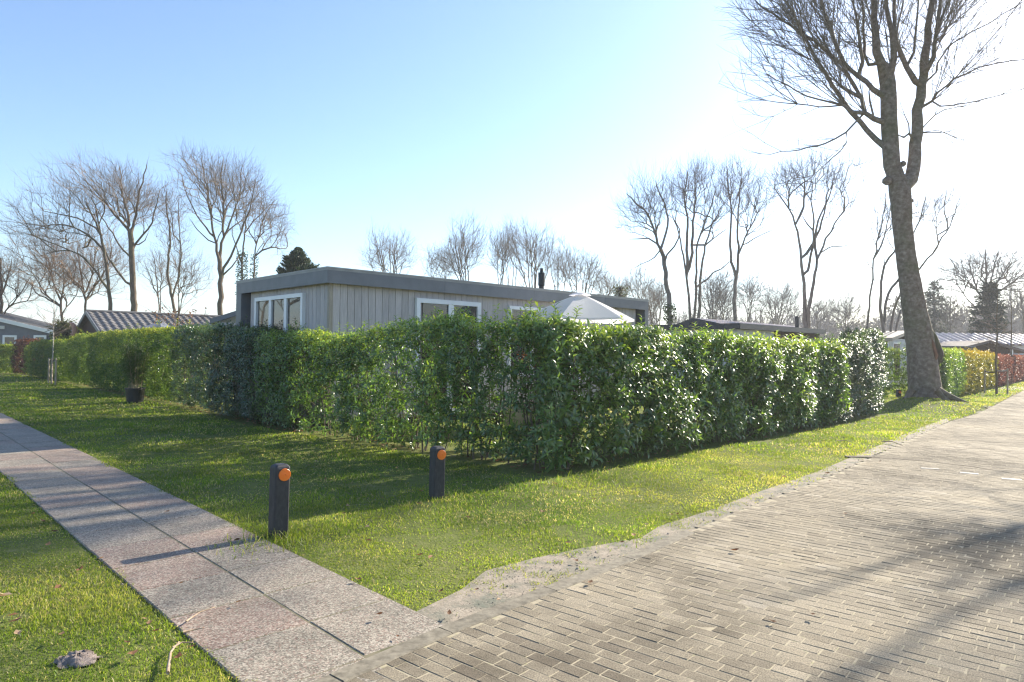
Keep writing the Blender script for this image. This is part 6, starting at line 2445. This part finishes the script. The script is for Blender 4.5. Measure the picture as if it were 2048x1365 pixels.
def sapling(label, px, py, top, D=None, seed=0, stakes=(), lean=0.0, leaves=False, barkm=None, spread=.7, fan=.5, r0=.03, whorl=None, strap_z=None, nbr=26, strap_half=False):
    c = atZ(px, py) if D is None else np.array((*atY(px, 700, D)[:2], 0))
    r = np.random.default_rng(seed)
    H = EYE + (c[1] / FPX) * ((688 + .0133 * px) - top)
    root = thing('sapling', (c[0], c[1], 0), label, 'sapling', 'young planted trees')
    t, cr = MB(), MB()
    k = 9
    P = np.array([c + np.array((lean * H * s, 0, H * s)) + np.append(r.normal(0, .012, 2) * (s > 0) * H * .25, 0) for s in np.linspace(0, 1, k)])
    P[0, 2] = -.05
    t.path(P, np.linspace(r0, .006, k), 7)
    B = []
    for i in range(nbr):
        s = r.uniform(.38, .97) if whorl is None else np.clip(r.normal(whorl, .07), .2, .95)
        j = s * (k - 1)
        p = P[int(j)] + (P[min(int(j) + 1, k - 1)] - P[int(j)]) * (j - int(j))
        a = r.uniform(0, 6.28)
        L = spread * (1.15 - s) * r.uniform(.6, 1.2) + .15
        d = np.array((math.cos(a), math.sin(a), fan * r.uniform(.4, 1.5)))
        q = [p + d * L * x + np.array((0, 0, .12 * L * x * x)) for x in (0, .33, .66, 1)]
        cr.path(q, [.009, .007, .005, .003], 3)
        for _ in range(5):
            x = r.uniform(.25, 1)
            e = unit(d + r.normal(0, .55, 3) + np.array((0, 0, .2))) * r.uniform(.12, .4) * min(1.2, spread + .2)
            b = p + d * L * x + np.array((0, 0, .12 * L * x * x))
            cr.path([b, b + e * .5, b + e], [.005, .004, .0025], 3)
            B.append(b + e)
    t.build('trunk', barkm or BARK_BROWN, root, smooth=True)
    cr.build('crown', TWIG_BROWN, root)
    if leaves:
        B = np.array(B)
        low = B[np.argsort(B[:, 2])][:70]
        n = 110
        O = low[r.integers(0, len(low), n)] + r.normal(0, .06, (n, 3))
        m = MB()
        leaf_batch(m, O, unit(r.normal(0, 1, (n, 3)) + (0, 0, -.8)), unit(r.normal(0, 1, (n, 3))), r.uniform(.08, .13, n), r.uniform(.04, .06, n), r.random(n))
        m.build('dead_leaves', bpy.data.materials['dead_leaf'], root)
    STK = M_plain('stake_wood', [(.3, (.27, .22, .16)), (.7, (.42, .36, .28))], 8, .85) if 'stake_wood' not in bpy.data.materials else bpy.data.materials['stake_wood']
    tops = []
    for sx, sy, sh in stakes:
        b = atZ(sx, sy)
        q = MB()
        q.path([b + (0, 0, -.1), b + (0, 0, sh * .5), b + (0, 0, sh - .01), b + (0, 0, sh)], [.036, .035, .034, .025], 9)
        q.build('stake', STK, root, smooth=False)
        tops.append(b + (0, 0, sh - .09))
    for tp in tops:
        z = tp[2]
        f = np.clip(z / H, 0, 1) * (k - 1)
        p = P[int(f)] + (P[int(f) + 1] - P[int(f)]) * (f - int(f))
        mid = (tp + p) / 2 + (0, 0, -.03)
        q = MB()
        v = unit(p - tp)
        up = np.array((0, 0, .028))
        ww = np.cross(v, (0, 0, 1.0)) * .006
        V = []
        for x in (tp, mid, p):
            V += [x - up - ww, x + up - ww, x + up + ww, x - up + ww]
        q.add(V, [[i * 4 + a, i * 4 + (a + 1) % 4, i * 4 + 4 + (a + 1) % 4, i * 4 + 4 + a] for i in range(2) for a in range(4)] + [[3, 2, 1, 0], [8, 9, 10, 11]])
        q.build('strap', BLACK, root)
    return root


sapling('slender pale birch sapling tied to three wooden stakes on the left lawn', 104, 766, 545, seed=31, stakes=((97, 767, 1.05), (103, 769, 1.05), (111, 771, 1.05)), barkm=BIRCH, spread=1.2, r0=.03, fan=.9, nbr=30)
sapling('young oak sapling holding rusty dead leaves behind the clipped hedge', 355, 700, 552, D=24, seed=32, leaves=True, spread=1.2, r0=.055, fan=.8, nbr=34)
sapling('sapling tied with black straps between two posts on the far verge', 1993, 790, 545, seed=33, stakes=((1969, 787, 1.05), (2015, 789, 1.12)), spread=1.3, r0=.05, fan=.25, whorl=.5, nbr=26)
sapling('slim dark sapling standing against the red beech hedge', 2022, 770, 560, seed=34, spread=1.0, r0=.055, fan=.2, whorl=.45, nbr=22)


# ================================================================== AIR
def haze():
    m = bpy.data.materials.new('haze_air')
    m.use_nodes = True
    nt = m.node_tree
    nt.nodes.remove(nt.nodes['Principled BSDF'])
    v = nt.nodes.new('ShaderNodeVolumePrincipled')
    v.inputs['Color'].default_value = (.93, .95, 1.0, 1)
    v.inputs['Density'].default_value = HAZE
    v.inputs['Anisotropy'].default_value = .25
    nt.links.new(v.outputs[0], nt.nodes['Material Output'].inputs['Volume'])
    b = MB()
    b.box(lambda x, y, z: np.array((x, y, z), float), -905, 905, -305, 1505, -1.2, 27)
    tag(b.build('haze', m, tinted=False), 'thin pale haze lying over the park', kind='stuff')


HAZE = .0009
haze()
